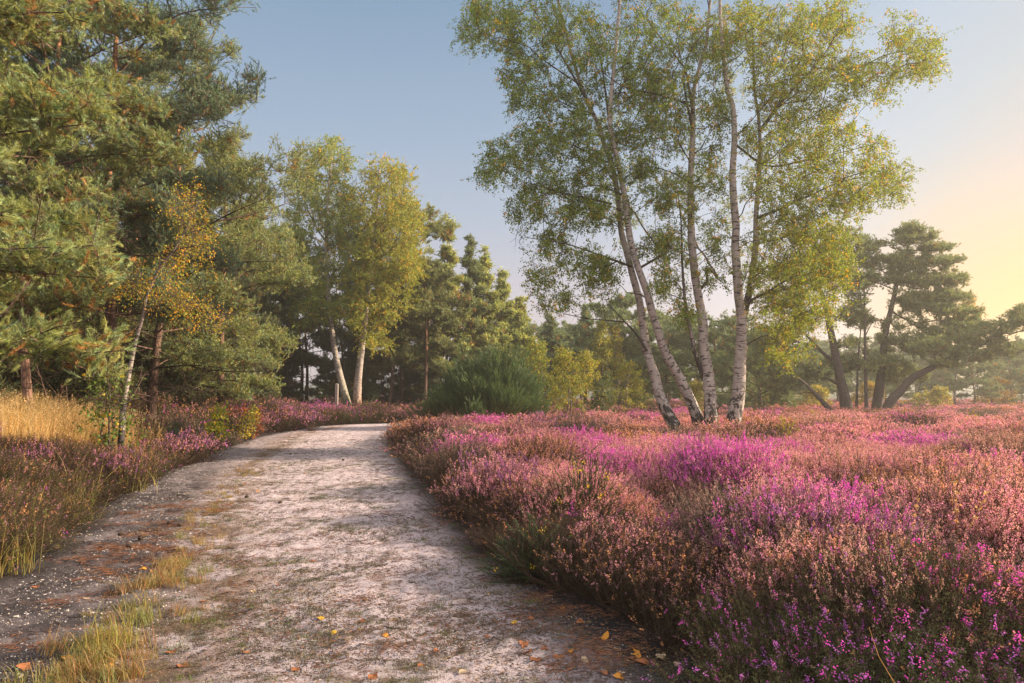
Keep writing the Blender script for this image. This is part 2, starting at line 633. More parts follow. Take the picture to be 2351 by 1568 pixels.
xs = np.concatenate([[-500, -300, -160, -90], np.arange(-60, 80.1, 0.6), [110, 180, 300, 500]])
ys = np.concatenate([[-60, -20], np.arange(-6, 60, 0.6), np.arange(60, 130, 2.0), [150, 200, 300, 420, 520]])
GX, GY = np.meshgrid(xs, ys)
GZ = gz(GX, GY) - 0.10 * (1 - sstep(-0.5, 0.1, path_dist(GX, GY)))
nz = fbm(GX * 0.8, GY * 0.8, 3)[..., None]
GC = np.array([0.040, 0.028, 0.022]) * (0.6 + 0.8 * nz)
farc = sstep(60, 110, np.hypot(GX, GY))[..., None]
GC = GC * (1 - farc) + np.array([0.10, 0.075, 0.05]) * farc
tag(grid_mesh(GX, GY, GZ, GC, 'ground', M_SOIL), kind='structure')

# rows of the path: near rows are close together; at the far end they turn to the right
rows = []
y = -3.0
while y < 33:
    l, r = edges(y)
    rows.append((l - 0.6, y, r + 0.6, y))
    y += max(0.02, y * 0.0065) if y > 1.5 else 0.15
for a in np.linspace(0, 90, 14):
    rows.append((-4.9 - 5.4 * math.cos(R(a)), 33 + 5.4 * math.sin(R(a)), -4.9 + 0.6 * math.cos(R(a)), 33 - 0.6 * math.sin(R(a))))
for x in np.arange(-4.3, 24, 0.8):
    rows.append((x, 38.4, x, 32.4))
rows = np.array(rows)
s = np.linspace(0, 1, 170)[None]
PXg = rows[:, 0:1] * (1 - s) + rows[:, 2:3] * s
PYg = rows[:, 1:2] * (1 - s) + rows[:, 3:4] * s
pd = path_dist(PXg, PYg)
bump = (fbm(PXg * 1.3, PYg * 1.3, 11) - 0.5) * 0.06 + (fbm(PXg * 6, PYg * 6, 23, 3) - 0.5) * 0.05 + (vnoise(PXg * 22, PYg * 22, 31) - 0.5) * 0.018
PZg = 0.012 + bump - 0.16 * sstep(0.25, 0.6, pd)
lE, rE = edges(PYg)
tt = (PXg - lE) / (rE - lE)                       # 0 at the left edge, 1 at the right edge
wob = (fbm(PXg * 0.9, PYg * 0.9, 41) - 0.5) * 0.5
fine = fbm(PXg * 3.5, PYg * 3.5, 57, 5)
sand = np.array([0.54, 0.455, 0.485])
dark = np.array([0.075, 0.064, 0.068])
organ = np.array([0.17, 0.105, 0.06])
moss = np.array([0.10, 0.10, 0.045])


def lay(base, col, k):
    k = np.clip(k, 0, 1)[..., None]
    return base * (1 - k) + col * k


STRIP = np.interp(PYg, [0, 4, 6, 10, 18, 30, 40], [0.36, 0.40, 0.42, 0.34, 0.28, 0.24, 0.2])   # the grassy middle of the left half
C = np.ones(PXg.shape + (3,)) * sand
near = 1 - sstep(9, 24, PYg)
C = lay(C, moss, sstep(0.52, 0.62, fbm(PXg * 7, PYg * 9, 71, 5)) * sstep(0.42, 0.58, fbm(PXg * 1.2, PYg * 1.2, 73, 3)) * 0.42 * near * sstep(0.3, 0.5, tt))
C = lay(C, organ * 0.8, sstep(0.57, 0.64, fbm(PXg * 8.0, PYg * 12.0, 77, 4)) * 0.42)
C = lay(C, dark, sstep(0.08, -0.10, tt - STRIP + 0.16 * wob + 0.06) * (0.45 + 0.55 * near) * np.clip(0.85 + 0.9 * (fine - 0.4), 0, 1))
C = lay(C, organ, np.exp(-((tt - STRIP + wob * 0.12) / 0.085) ** 2) * 0.9 * sstep(0.25, 0.55, fine))
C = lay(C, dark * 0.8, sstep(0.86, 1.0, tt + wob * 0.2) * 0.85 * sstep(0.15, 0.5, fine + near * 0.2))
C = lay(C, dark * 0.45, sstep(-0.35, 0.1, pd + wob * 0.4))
tag(grid_mesh(PXg, PYg, PZg, C, 'path', M_SOIL), kind='structure')


def path_z(x, y):
    return 0.012 + (fbm(x * 1.3, y * 1.3, 11) - 0.5) * 0.06 + (fbm(x * 6, y * 6, 23, 3) - 0.5) * 0.05 + (vnoise(x * 22, y * 22, 31) - 0.5) * 0.018


# far wooded ridge
hx = np.linspace(-480, 480, 160)
hz = 3 + 13 * fbm(hx * 0.009, hx * 0 + 3.3, 9) * (0.35 + 0.65 * sstep(-300, 60, hx))
HX = np.stack([hx, hx, hx, hx], 0)
HY = np.stack([np.full_like(hx, 330), np.full_like(hx, 380), np.full_like(hx, 430), np.full_like(hx, 500)], 0)
HZ = np.stack([hx * 0 - 0.5, hz * 0.7, hz, hz * 0 - 0.5], 0)
tag(grid_mesh(HX, HY, HZ, np.ones(HX.shape + (3,)) * np.array([0.05, 0.07, 0.05]), 'hills', M_HILL), kind='structure')


# ---------------------------------------------------------------- growing a tree skeleton
def grow(stems, att, rng, rise=0.45, arch=0.12, seg=0.35, rtip=0.004, wander=0.10, chain=0.15, maxr=0.5):
    """stems: [(points, radii, index of the stem it leaves or -1)]; att: points the branches must reach.
    Returns node positions, parents, radii, first free node, tips and tip directions."""
    pos, par, rad, depth = [], [], [], []
    sidx = []
    for pts, rr, ps in stems:
        start = -1
        if ps >= 0:
            cand = sidx[ps]
            start = cand[int(np.argmin(np.linalg.norm(np.array([pos[c] for c in cand]) - pts[0], axis=1)))]
        ids = []
        for q, r in zip(pts, rr):
            pos.append(q)
            par.append(start if not ids else ids[-1])
            rad.append(r)
            depth.append(0.0 if ps < 0 else 0.5)
            ids.append(len(pos) - 1)
        sidx.append(ids)
    nfix = len(pos)
    cap = nfix + 60 * len(att) + 10
    PA = np.zeros((cap, 3))
    PA[:nfix] = pos
    DA = np.zeros(cap)
    DA[:nfix] = depth
    n = nfix
    par = list(par)
    if len(att):
        d0 = np.array([np.min(np.linalg.norm(PA[:nfix] - a, axis=1)) for a in att])
        order = np.argsort(d0)
    else:
        order = []
    tips, tdir = [], []
    for k in order:
        a = att[k]
        dv = a - PA[:n]
        ds = np.linalg.norm(dv, axis=1) + 1e-6
        cost = ds * (1 + 1.2 * np.maximum(0, rise - dv[:, 2] / ds)) + chain * DA[:n]
        i = int(np.argmin(cost))
        p0 = PA[i]
        L = ds[i]
        m = max(1, min(40, int(L / seg)))
        ctrl = 0.5 * (p0 + a) + UP * arch * L + rng.normal(size=3) * wander * L
        prev = i
        for j in range(1, m + 1):
            t = j / m
            q = (1 - t) ** 2 * p0 + 2 * t * (1 - t) * ctrl + t * t * a
            if j < m:
                q = q + rng.normal(size=3) * 0.03 * min(1.0, L)
            PA[n] = q
            DA[n] = DA[i] + t * L
            par.append(prev)
            prev = n
            n += 1
        tips.append(n - 1)
        tdir.append(a - ctrl)
    cnt = np.zeros(n)
    cnt[tips] = 1
    for i in range(n - 1, -1, -1):
        if par[i] >= 0:
            cnt[par[i]] += cnt[i]
    RA = np.zeros(n)
    RA[:nfix] = rad
    for i in range(nfix, n):
        RA[i] = min(rtip * max(cnt[i], 1) ** 0.52, max(RA[par[i]] * (0.62 if par[i] < nfix else 1.0), rtip), maxr)
    return PA[:n], np.array(par), RA, nfix, np.array(tips, int), norm(np.array(tdir)) if len(tdir) else np.zeros((0, 3))


def branch_sticks(mb, G, col, sides=4, thick=None):
    PA, par, RA, nf, tips, td = G
    i = np.arange(nf, len(PA))
    i = i[par[i] >= 0]
    sticks(mb, PA[par[i]], PA[i], np.minimum(RA[par[i]], RA[i] * 1.25), RA[i], col, sides)


def blob_points(blobs, y, rng, depth, per=1.0):
    """Points inside ellipsoids given on the picture grid at distance y: (u, v, ru, rv, number[, dy])."""
    out = []
    for b in blobs:
        u, v, ru, rv, n = b[:5]
        dy = b[5] if len(b) > 5 else None
        n = max(1, int(round(n * per)))
        q = rng.normal(size=(n, 3))
        q = q / np.linalg.norm(q, axis=1)[:, None] * rng.uniform(0.15, 1, (n, 1)) ** (1 / 2.2)
        for a in q:
            yy = y + (a[1] * depth if dy is None else dy + a[1] * depth * 0.5)
            c = P(u, v, yy)
            s = yy / F_PX
            out.append(c + np.array([a[0] * ru * s, 0, a[2] * rv * s]))
    return np.array(out)


def px_path(pts, y, dy0=0.0, dy1=0.0):
    n = len(pts)
    return np.array([P(u, v, y + dy0 + (dy1 - dy0) * i / max(n - 1, 1)) for i, (u, v) in enumerate(pts)])


def taper(n, r0, r1, flare=1.0, fl=0.08):
    t = np.linspace(0, 1, n)
    return (r0 + (r1 - r0) * t ** 0.85) * (1 + (flare - 1) * np.exp(-t / fl))


# ---------------------------------------------------------------- birches
def birch(label, y, stem_px, r0, limbs, blobs, seed, leafcol, yellow=0.07, ycol=(0.62, 0.36, 0.03), lsize=0.055, per=1.0, twigs=6, lpt=19,
          depth=1.8, group=None, name='birch_tree', dy=(0, 0), tint=None, r1=0.03, flare=1.5, bare=(), rtip=0.0045, droop=0.75, tlen=(0.15, 0.5), thick_limb=0.035, cat='tree'):
    rng = np.random.default_rng(seed)
    st = catmull(px_path(stem_px, y, *dy), 0.25)
    g = float(gz(st[0][0], st[0][1]))
    if st[0][2] > g - 0.05:                      # carry the foot down to the ground
        st = np.vstack([[st[0][0] + (st[0][0] - st[2][0]) * 0.4, st[0][1], g - 0.1], st])
    rr = taper(len(st), r0, r1, flare)
    stems = [(st, rr, -1)]
    for lp in limbs:
        pl, lr = lp[0], lp[1]
        dyl = lp[2] if len(lp) > 2 else rng.uniform(-1, 1)
        par = lp[3] if len(lp) > 3 else 0
        q = catmull(px_path(pl, y, 0, dyl), 0.25)
        stems.append((q, taper(len(q), lr, 0.008), par))
    att = blob_points(blobs, y, rng, depth, per * 1.9)
    nb = 0
    if len(bare):
        ab = blob_points(bare, y, rng, depth * 0.5)
        nb = len(ab)
        att = np.vstack([att, ab])
    G = grow(stems, att, rng, rtip=rtip, seg=0.3)
    PA, par, RA, nf, tips, td = G
    base = np.array([st[0][0], st[0][1], g])
    mb = MB()
    k = len(st)
    white = np.zeros((k, 3))
    white[:, 0] = np.clip((rr - 0.02) / 0.03, 0.15, 1)
    if tint is not None:
        hh = st[:, 2] - g
        white[:, 1] = tint[0] * np.exp(-hh / 0.9)
        white[:, 2] = tint[1] * np.exp(-hh / 1.6)
    tube(mb, st, rr, 14, white, 0.10, seed)
    for q, lr, _ in stems[1:]:
        tube(mb, q, lr, 8, np.stack([np.clip((lr - thick_limb) / 0.03, 0.0, 1), lr * 0, lr * 0], 1), 0.05, seed + 1)
    branch_sticks(mb, G, (0, 0, 0), 4)
    tr = MB()
    # hanging twigs and their leaves
    order = np.argsort(np.linalg.norm(att[:, None] - PA[tips][None, :2], axis=2)[:, 0]) if False else None
    TP, TD = PA[tips], td
    if nb:
        # tips nearest to the bare points carry twigs only
        isb = np.array([np.min(np.linalg.norm(ab - p, axis=1)) < 1e-6 for p in TP])
        q = TP[isb]
        for _ in range(6):
            d = norm(TD[isb] * 0.5 + rng.normal(size=q.shape) * 0.6 - UP * 0.3)
            sticks(mb, q, q + d * rng.uniform(0.15, 0.5, (len(q), 1)), 0.003, 0.0015, (0, 0, 0), 3)
        TP, TD = TP[~isb], TD[~isb]
    root = thing(name, label, cat, base, group)
    cr = MB()
    for _ in range(twigs):
        s0 = TP + rng.normal(size=TP.shape) * 0.12
        d = norm(TD * 0.45 + rng.normal(size=TP.shape) * 0.75 - UP * droop * rng.uniform(0.2, 1.2, (len(TP), 1)))
        ln = rng.uniform(*tlen, len(TP))
        sticks(mb, TP, s0, 0.003, 0.0025, (0, 0, 0), 3)
        sticks(mb, s0, s0 + d * ln[:, None], 0.0025, 0.0015, (0, 0, 0), 3)
        t = rng.uniform(0.1, 1.05, (len(TP), lpt))
        q = (s0[:, None] + d[:, None] * (t * ln[:, None])[..., None] + rng.normal(size=(len(TP), lpt, 3)) * 0.035).reshape(-1, 3)
        c = vary(leafcol, len(q), rng, 0.3, 0.12)
        shoot = np.repeat(rng.uniform(0, 1, len(TP)) < yellow * 0.6, lpt)
        yl = (rng.uniform(0, 1, len(q)) < yellow * 0.55) | (shoot & (rng.uniform(0, 1, len(q)) < 0.7))
        c[yl] = vary(ycol, int(yl.sum()), rng, 0.25, 0.15)
        leaves(cr, q, lsize, c, rng, 0.5)
    mb.build('trunk', M_BIRCH, root, base, True)
    cr.build('crown', M_LEAF, root, base)
    return root


GRN = (0.185, 0.25, 0.042)
Y0 = 20.0
birch('leaning white birch at the left of the tall clump, crown reaching out over the path', Y0,
      [(1548, 975), (1530, 945), (1512, 900), (1503, 860), (1485, 805), (1476, 745), (1468, 690), (1452, 630), (1438, 575), (1427, 535), (1419, 450), (1404, 375), (1389, 337), (1374, 285), (1347, 232), (1320, 150), (1290, 40), (1262, -100)],
      0.135, [([(1485, 805), (1463, 770), (1435, 739), (1394, 695)], 0.045, 0.6), ([(1435, 739), (1390, 735), (1344, 731), (1294, 720)], 0.02, 0.5, 1),
             ([(1404, 468), (1350, 455), (1302, 446), (1209, 418)], 0.04, -0.8), ([(1450, 612), (1395, 592), (1300, 560), (1207, 545)], 0.04, -1.0),
             ([(1345, 225), (1291, 131), (1250, 60), (1209, 0)], 0.045, 1.0), ([(1340, 200), (1238, 131), (1216, 109), (1148, 86)], 0.03, -1.2), ([(1365, 262), (1300, 240), (1220, 195)], 0.03, 1.0)],
      [(1085, 60, 40, 62, 12), (1095, 5, 35, 30, 7), (1150, 60, 60, 75, 24), (1235, 60, 80, 85, 32), (1200, 150, 60, 45, 16), (1230, 215, 80, 50, 22), (1330, 190, 70, 80, 24), (1170, 350, 55, 50, 14),
       (1135, 392, 38, 28, 9), (1240, 320, 80, 65, 24), (1310, 310, 70, 65, 18), (1255, 405, 80, 50, 22), (1215, 470, 50, 45, 14), (1310, 480, 80, 50, 20), (1260, 560, 55, 38, 12), (1340, 600, 70, 45, 16),
       (1245, 640, 38, 35, 9), (1275, 685, 45, 30, 9), (1385, 645, 45, 40, 9), (1330, 80, 70, 90, 22), (1250, -110, 160, 80, 26)],
      11, GRN, 0.06, bare=[(1180, 545, 25, 12, 5), (1300, 722, 40, 12, 5), (1390, 690, 25, 20, 4)], dy=(0, 0.8))
birch('slender birch second in the tall clump, curving left over the heather', Y0,
      [(1606, 975), (1592, 935), (1577, 903), (1560, 867), (1541, 835), (1522, 798), (1510, 757), (1497, 717), (1485, 670), (1466, 617), (1449, 560), (1441, 510), (1434, 450), (1420, 380), (1401, 290), (1404, 214), (1411, 139), (1420, 40), (1432, -110)],
      0.145, [([(1492, 690), (1470, 676), (1440, 672), (1420, 650)], 0.025, -0.6), ([(1400, 290), (1377, 131), (1340, 60), (1291, 11)], 0.04, 1.2), ([(1434, 450), (1370, 425), (1310, 440)], 0.03, -1.2)],
      [(1430, 90, 80, 110, 30), (1440, 260, 80, 80, 26), (1440, 360, 60, 70, 20), (1365, 330, 60, 70, 16), (1360, 420, 70, 55, 18), (1400, 490, 55, 50, 14), (1500, 420, 55, 60, 14), (1500, 560, 40, 40, 9), (1400, 610, 50, 35, 8), (1470, 180, 60, 60, 14), (1430, -110, 130, 80, 22), (1420, 420, 40, 60, 10, 18.6), (1400, 300, 40, 60, 9, 18.6), (1440, 520, 35, 40, 7, 18.8)],
      12, GRN, 0.07, dy=(0.2, -0.9))
birch('upright birch third in the tall clump, with dark foot and a thin side stem', Y0,
      [(1634, 985), (1631, 930), (1629, 895), (1625, 851), (1614, 789), (1614, 742), (1606, 695), (1597, 642), (1589, 570), (1587, 525), (1585, 450), (1587, 375), (1591, 300), (1592, 215), (1610, 140), (1622, 100), (1626, 50), (1640, -90)],
      0.165, [([(1622, 885), (1613, 860), (1604, 836), (1594, 804), (1585, 757), (1575, 710), (1571, 670), (1566, 600), (1563, 500), (1552, 420)], 0.075, -0.5),
              ([(1591, 260), (1576, 170), (1561, 142), (1508, 75), (1452, 0)], 0.05, 0.8), ([(1588, 245), (1561, 232), (1497, 214), (1433, 199), (1366, 154)], 0.035, -1.0), ([(1586, 420), (1540, 395), (1490, 380)], 0.03, 0.9), ([(1590, 300), (1570, 180), (1590, 110), (1650, 40)], 0.045, -0.9)],
      [(1540, 70, 85, 90, 28), (1540, 185, 75, 70, 24), (1540, 290, 65, 75, 24), (1640, 120, 50, 80, 20), (1635, 250, 50, 75, 18), (1635, 380, 45, 80, 16), (1560, 450, 50, 70, 18), (1550, 560, 45, 50, 13), (1520, 640, 40, 45, 11), (1560, 700, 35, 40, 8), (1640, 530, 35, 60, 10), (1640, 620, 35, 40, 6), (1600, -110, 150, 80, 26), (1590, 400, 40, 70, 12, 18.7), (1595, 280, 40, 60, 10, 18.7), (1595, 620, 30, 40, 6, 18.9), (1610, 90, 40, 60, 8, 18.7)],
      13, GRN, 0.10, dy=(-0.2, 0.4))
birch('stoutest birch at the right of the tall clump, broad yellow-green crown', Y0,
      [(1680, 990), (1688, 945), (1695, 905), (1698, 851), (1702, 789), (1703, 726), (1696, 680), (1691, 617), (1688, 558), (1690, 525), (1682, 412), (1686, 318), (1682, 243), (1671, 210), (1664, 150), (1655, 60), (1650, -100)],
      0.19, [([(1703, 735), (1716, 690), (1726, 640), (1735, 560), (1736, 487), (1742, 420), (1745, 337), (1741, 262), (1732, 206), (1728, 100), (1722, -60)], 0.115, 1.2),
              ([(1706, 712), (1725, 689), (1763, 670), (1813, 639), (1880, 622)], 0.05, -1.0), ([(1745, 300), (1790, 240), (1830, 195), (1867, 157), (1905, 105), (1935, 50)], 0.06, -0.6, 1), ([(1740, 500), (1790, 480), (1830, 461), (1867, 446), (1905, 427), (1960, 410), (2040, 405)], 0.05, 0.5, 1),
              ([(1870, 155), (1930, 160), (1984, 150), (2043, 123), (2130, 115)], 0.03, 0.9, 3), ([(1686, 330), (1760, 380), (1840, 370), (1930, 350), (2010, 330)], 0.04, 1.2), ([(1700, 800), (1760, 770), (1800, 800)], 0.025, -0.8), ([(1735, 560), (1800, 545), (1880, 520)], 0.04, 1.4, 1)],
      [(1740, 80, 85, 90, 30), (1850, 70, 85, 75, 30), (1935, 45, 60, 50, 16), (1800, 180, 90, 75, 32), (1895, 175, 90, 75, 32), (1985, 165, 65, 65, 18), (2080, 80, 55, 45, 15), (2135, 125, 42, 42, 12), (2075, 160, 55, 25, 9), (1780, 300, 80, 80, 28), (1860, 300, 80, 75, 26), (1935, 285, 45, 55, 10),
       (2010, 345, 50, 45, 10), (2050, 420, 42, 45, 13), (1965, 420, 65, 55, 18), (1870, 410, 80, 70, 28), (1780, 430, 80, 75, 26), (1790, 540, 80, 70, 26), (1880, 520, 75, 55, 24), (1950, 470, 60, 40, 11), (1765, 640, 65, 65, 22), (1855, 610, 85, 55, 26), (1920, 600, 45, 60, 13), (1785, 725, 65, 45, 16), (1860, 690, 70, 45, 16), (1800, 800, 55, 42, 10), (2030, 215, 30, 22, 3), (1700, 40, 60, 60, 12), (1790, -110, 180, 80, 26), (1690, 200, 40, 60, 9, 18.6), (1690, 480, 40, 60, 9, 18.6), (1720, 600, 45, 60, 12, 18.6), (1790, 660, 70, 50, 14, 18.8), (1870, 640, 70, 45, 14, 19.0), (1900, 560, 60, 50, 12), (1760, 740, 50, 40, 9, 19.0), (1850, 740, 55, 35, 9), (1690, 90, 50, 60, 9, 18.6), (1740, 380, 40, 60, 8, 18.7)],
      14, (0.245, 0.295, 0.042), 0.10, dy=(0, -0.4), depth=2.2)

# birch pair beyond the bend
birch('mid-distance birch beyond the bend, left of the pair, grey trunk with green lichen', 45.6,
      [(797, 930), (786, 885), (772, 825), (763, 765), (757, 715), (752, 640), (750, 560), (752, 470), (757, 400), (765, 325)],
      0.23, [([(768, 800), (740, 760), (715, 700), (690, 640)], 0.06), ([(757, 715), (790, 770), (820, 810)], 0.05), ([(751, 560), (715, 500), (690, 430)], 0.06)],
      [(700, 395, 42, 55, 14), (770, 355, 55, 48, 18), (735, 440, 65, 60, 20), (690, 500, 35, 60, 12), (740, 540, 60, 60, 22), (715, 635, 60, 50, 18), (745, 700, 55, 40, 14), (685, 580, 28, 50, 8), (780, 480, 50, 70, 16), (790, 620, 40, 50, 12), (760, 750, 50, 40, 9, 44.0), (700, 720, 40, 30, 8), (810, 540, 40, 80, 14), (670, 560, 30, 60, 9), (805, 690, 40, 50, 9), (760, 480, 50, 60, 12, 43.8), (750, 620, 40, 50, 10, 43.8)],
      21, (0.23, 0.28, 0.06), 0.08, lsize=0.10, per=1.45, depth=2.8, tint=(0.0, 0.9), twigs=7, lpt=20, rtip=0.006, tlen=(0.35, 1.0), r1=0.05)
birch('mid-distance birch beyond the bend, right of the pair, golden crown and orange-stained foot', 45.2,
      [(819, 938), (821, 890), (827, 830), (833, 780), (840, 720), (848, 650), (858, 560), (865, 480), (870, 400), (876, 365)],
      0.25, [([(836, 760), (880, 720), (930, 650)], 0.06), ([(833, 790), (790, 740), (765, 690)], 0.05), ([(858, 560), (900, 500), (930, 430)], 0.06)],
      [(880, 405, 55, 50, 18), (930, 420, 30, 40, 8), (870, 480, 65, 60, 24), (915, 500, 45, 60, 16), (845, 560, 75, 60, 26), (900, 590, 70, 55, 24), (845, 650, 75, 50, 24), (925, 620, 45, 40, 12), (845, 720, 65, 50, 18), (865, 775, 45, 30, 9), (835, 720, 40, 50, 10, 43.6), (850, 620, 40, 50, 9, 43.6), (865, 500, 40, 60, 9, 43.6), (820, 790, 35, 25, 5, 43.8), (815, 470, 35, 60, 9), (945, 510, 30, 60, 9), (945, 590, 35, 50, 9), (900, 690, 50, 45, 10)],
      22, (0.29, 0.31, 0.05), 0.12, lsize=0.10, per=1.45, depth=2.8, tint=(1.0, 0.0), twigs=7, lpt=20, rtip=0.006, tlen=(0.35, 1.0), r1=0.05)
birch('thin crooked birch with sparse yellow-orange leaves at the pine wood edge', 14.5,
      [(282, 945), (290, 890), (304, 820), (312, 780), (326, 735), (334, 690), (345, 660), (365, 615), (395, 580), (430, 520), (455, 460)],
      0.058, [([(334, 690), (310, 665), (270, 645)], 0.018), ([(340, 672), (400, 680), (450, 700), (505, 735)], 0.022), ([(395, 580), (420, 570), (470, 560)], 0.015)],
      [(268, 638, 40, 20, 6), (318, 648, 45, 28, 8), (380, 678, 42, 24, 8), (445, 700, 50, 22, 9), (490, 728, 28, 14, 4), (400, 612, 28, 28, 5), (430, 560, 38, 38, 8), (440, 500, 38, 42, 8), (420, 465, 32, 30, 5), (475, 560, 20, 40, 4)],
      23, (0.31, 0.30, 0.04), 0.36, (0.66, 0.34, 0.03), lsize=0.042, depth=0.9, twigs=5, lpt=9, rtip=0.003, r1=0.012, flare=1.3)


# ---------------------------------------------------------------- pines
PINE_LIT = (0.32, 0.325, 0.09)
PINE_BLUE = (0.20, 0.285, 0.155)
PINE_DARK = (0.05, 0.072, 0.035)
PBARK = (0.15, 0.085, 0.058)
PBARK_UP = (0.34, 0.15, 0.07)


def pine_parts(st, rr, limbs, att, rng, col, d, shoots=8, shoot_len=0.28, npn=None, dead=0.05, rtip=0.006, rise=0.15, arch=0.0, bare=None, barkc=PBARK, sides=10, col2=None, seed=0, spread=0.45, fine=1.0):
    stems = [(st, rr, -1)] + limbs
    nb = 0
    A = att
    if bare is not None and len(bare):
        nb = len(bare)
        A = np.vstack([att, bare]) if len(att) else bare
    G = grow(stems, A, rng, rise=rise, arch=arch, seg=0.4, rtip=rtip, wander=0.06)
    PA, par, RA, nf, tips, td = G
    mb = MB()
    hh = np.linspace(0, 1, len(st))[:, None]
    bc = np.asarray(barkc)[None] * (1 - sstep(0.25, 0.6, hh)) + (np.asarray(PBARK_UP) if sum(barkc) > 0.2 else np.asarray(barkc) * 1.4)[None] * sstep(0.25, 0.6, hh)
    tube(mb, st, rr, sides, bc, 0.08, seed)
    for q, lr, _ in limbs:
        tube(mb, q, lr, 6, np.array(barkc) * 0.8, 0.05, seed + 2)
    branch_sticks(mb, G, np.array(barkc) * 0.6, 4)
    TP, TD = PA[tips], td
    if nb:
        isb = np.array([np.min(np.linalg.norm(bare - p, axis=1)) < 1e-6 for p in TP])
        q = TP[isb]
        for _ in range(5):
            dd = norm(TD[isb] * 0.9 + rng.normal(size=q.shape) * 0.5)
            s0 = q - TD[isb] * rng.uniform(0, 0.8, (len(q), 1))
            sticks(mb, s0, s0 + dd * rng.uniform(0.2, 0.7, (len(q), 1)), 0.005, 0.002, np.array(barkc) * 0.55, 3)
        TP, TD = TP[~isb], TD[~isb]
    px = 683.0 / d
    nl = max(0.078 if d < 15 else 0.072, 2.3 / px)
    nw = max(0.0052, 0.55 / px) * fine
    n = int((npn or 12) * 1.25)
    cr = MB()
    kd = rng.uniform(0, 1, len(TP)) < dead * 0.9
    for _ in range(shoots):
        k = len(TP)
        back = rng.uniform(0, 0.55, (k, 1))
        flat = rng.normal(size=(k, 3)) * np.array([1, 1, 0.55])
        dr = norm(TD * 0.55 + flat * spread * 1.4 + UP * 0.42)
        s0 = TP - TD * back + rng.normal(size=(k, 3)) * 0.06
        L = shoot_len * rng.uniform(0.6, 1.25, k)
        c = vary(col, k, rng, 0.22, 0.08)
        if col2 is not None:
            w = rng.uniform(0, 1, (k, 1)) ** 1.5
            c = c * (1 - w) + vary(col2, k, rng, 0.2, 0.08) * w
        dk = (kd & (rng.uniform(0, 1, k) < 0.55)) | (rng.uniform(0, 1, k) < dead * 0.15)
        c[dk] = vary((0.36, 0.19, 0.05), int(dk.sum()), rng, 0.25, 0.1)
        sticks(mb, s0 - dr * 0.05, s0 + dr * L[:, None] * 0.9, 0.004, 0.002, np.array(barkc) * 0.9, 3)
        needles(cr, s0, dr, L, n, nl, nw, c, rng, *((14, 50) if d < 15.5 else (18, 58)))
    return mb, cr


def pine_shape(base, top, R0, cb, nlimb, per, rng, shape='mature', lean=None, side=None, droop=0.0, bare_n=0, r0=0.16):
    """Trunk, limbs in layers, and the points their foliage must reach."""
    base, top = np.asarray(base, float), np.asarray(top, float)
    H = np.linalg.norm(top - base)
    mid = [base + (top - base) * t + rng.normal(size=3) * np.array([1, 1, 0]) * 0.012 * H * (0 < t < 1) for t in (0, 0.25, 0.5, 0.75, 1)]
    st = catmull(mid, 0.5)
    rr = taper(len(st), r0, 0.025, 1.25)
    limbs, att, bare = [], [], []
    az0 = rng.uniform(0, 6.28)
    for i in range(nlimb):
        t = (i + rng.uniform(0, 0.9)) / nlimb
        h = cb + (1 - cb) * t * 0.97
        p = st[min(len(st) - 1, int(h * (len(st) - 1)))]
        az = az0 + i * 2.4 + rng.uniform(-0.4, 0.4)
        if shape == 'cone':
            r = R0 * (1 - t) ** 0.9 * rng.uniform(0.7, 1.2) + 0.18
            el = R(5 + 40 * t + rng.uniform(-8, 8))
        else:
            r = R0 * (0.55 + 0.6 * math.sin(math.pi * min(1, t * 0.85 + 0.1))) * (1 - 0.55 * max(0, t - 0.55) / 0.45) * rng.uniform(0.6, 1.1)
            el = R(-6 + 42 * t + rng.uniform(-10, 10))
        dvec = np.array([math.cos(az), math.sin(az), 0])
        if side is not None:
            r *= 1 + side[2] * float(np.dot(dvec[:2], side[:2]))
        r = max(r, 0.3)
        e = p + dvec * r * math.cos(el) + UP * (r * math.sin(el) - droop * r)
        m = 0.5 * (p + e) + UP * 0.06 * r + rng.normal(size=3) * 0.05 * r
        q = catmull([p, m, e], 0.4)
        limbs.append((q, taper(len(q), max(0.012, 0.013 * r ** 0.8 + 0.006), 0.008), 0))
        k = max(3, int(1.6 * per * (0.35 + r / R0)))
        tt = rng.uniform(0.3 if shape == 'cone' else 0.4, 1.06, k)[:, None]
        pts = p + (e - p) * tt + UP * 0.06 * r
        w = 0.26 * r * (1.15 - 0.5 * tt)
        sidev = np.array([-dvec[1], dvec[0], 0])
        pts = pts + sidev * rng.normal(size=(k, 1)) * w + UP * np.abs(rng.normal(size=(k, 1))) * 0.10 * r * 0.9
        att.append(pts)
    kk = 6
    att.append(top + np.stack([rng.normal(size=kk) * 0.12 * R0 * 0.6, rng.normal(size=kk) * 0.12 * R0 * 0.6, rng.uniform(-0.5, 0.15, kk)], 1))
    for i in range(bare_n):
        h = rng.uniform(0.12, cb + 0.25)
        p = st[min(len(st) - 1, int(h * (len(st) - 1)))]
        az = rng.uniform(0, 6.28)
        r = R0 * rng.uniform(0.35, 0.95)
        bare.append(p + np.array([math.cos(az) * r, math.sin(az) * r, rng.uniform(-0.15, 0.15) * r]))
    return st, rr, limbs, np.vstack(att), (np.array(bare) if bare else None)


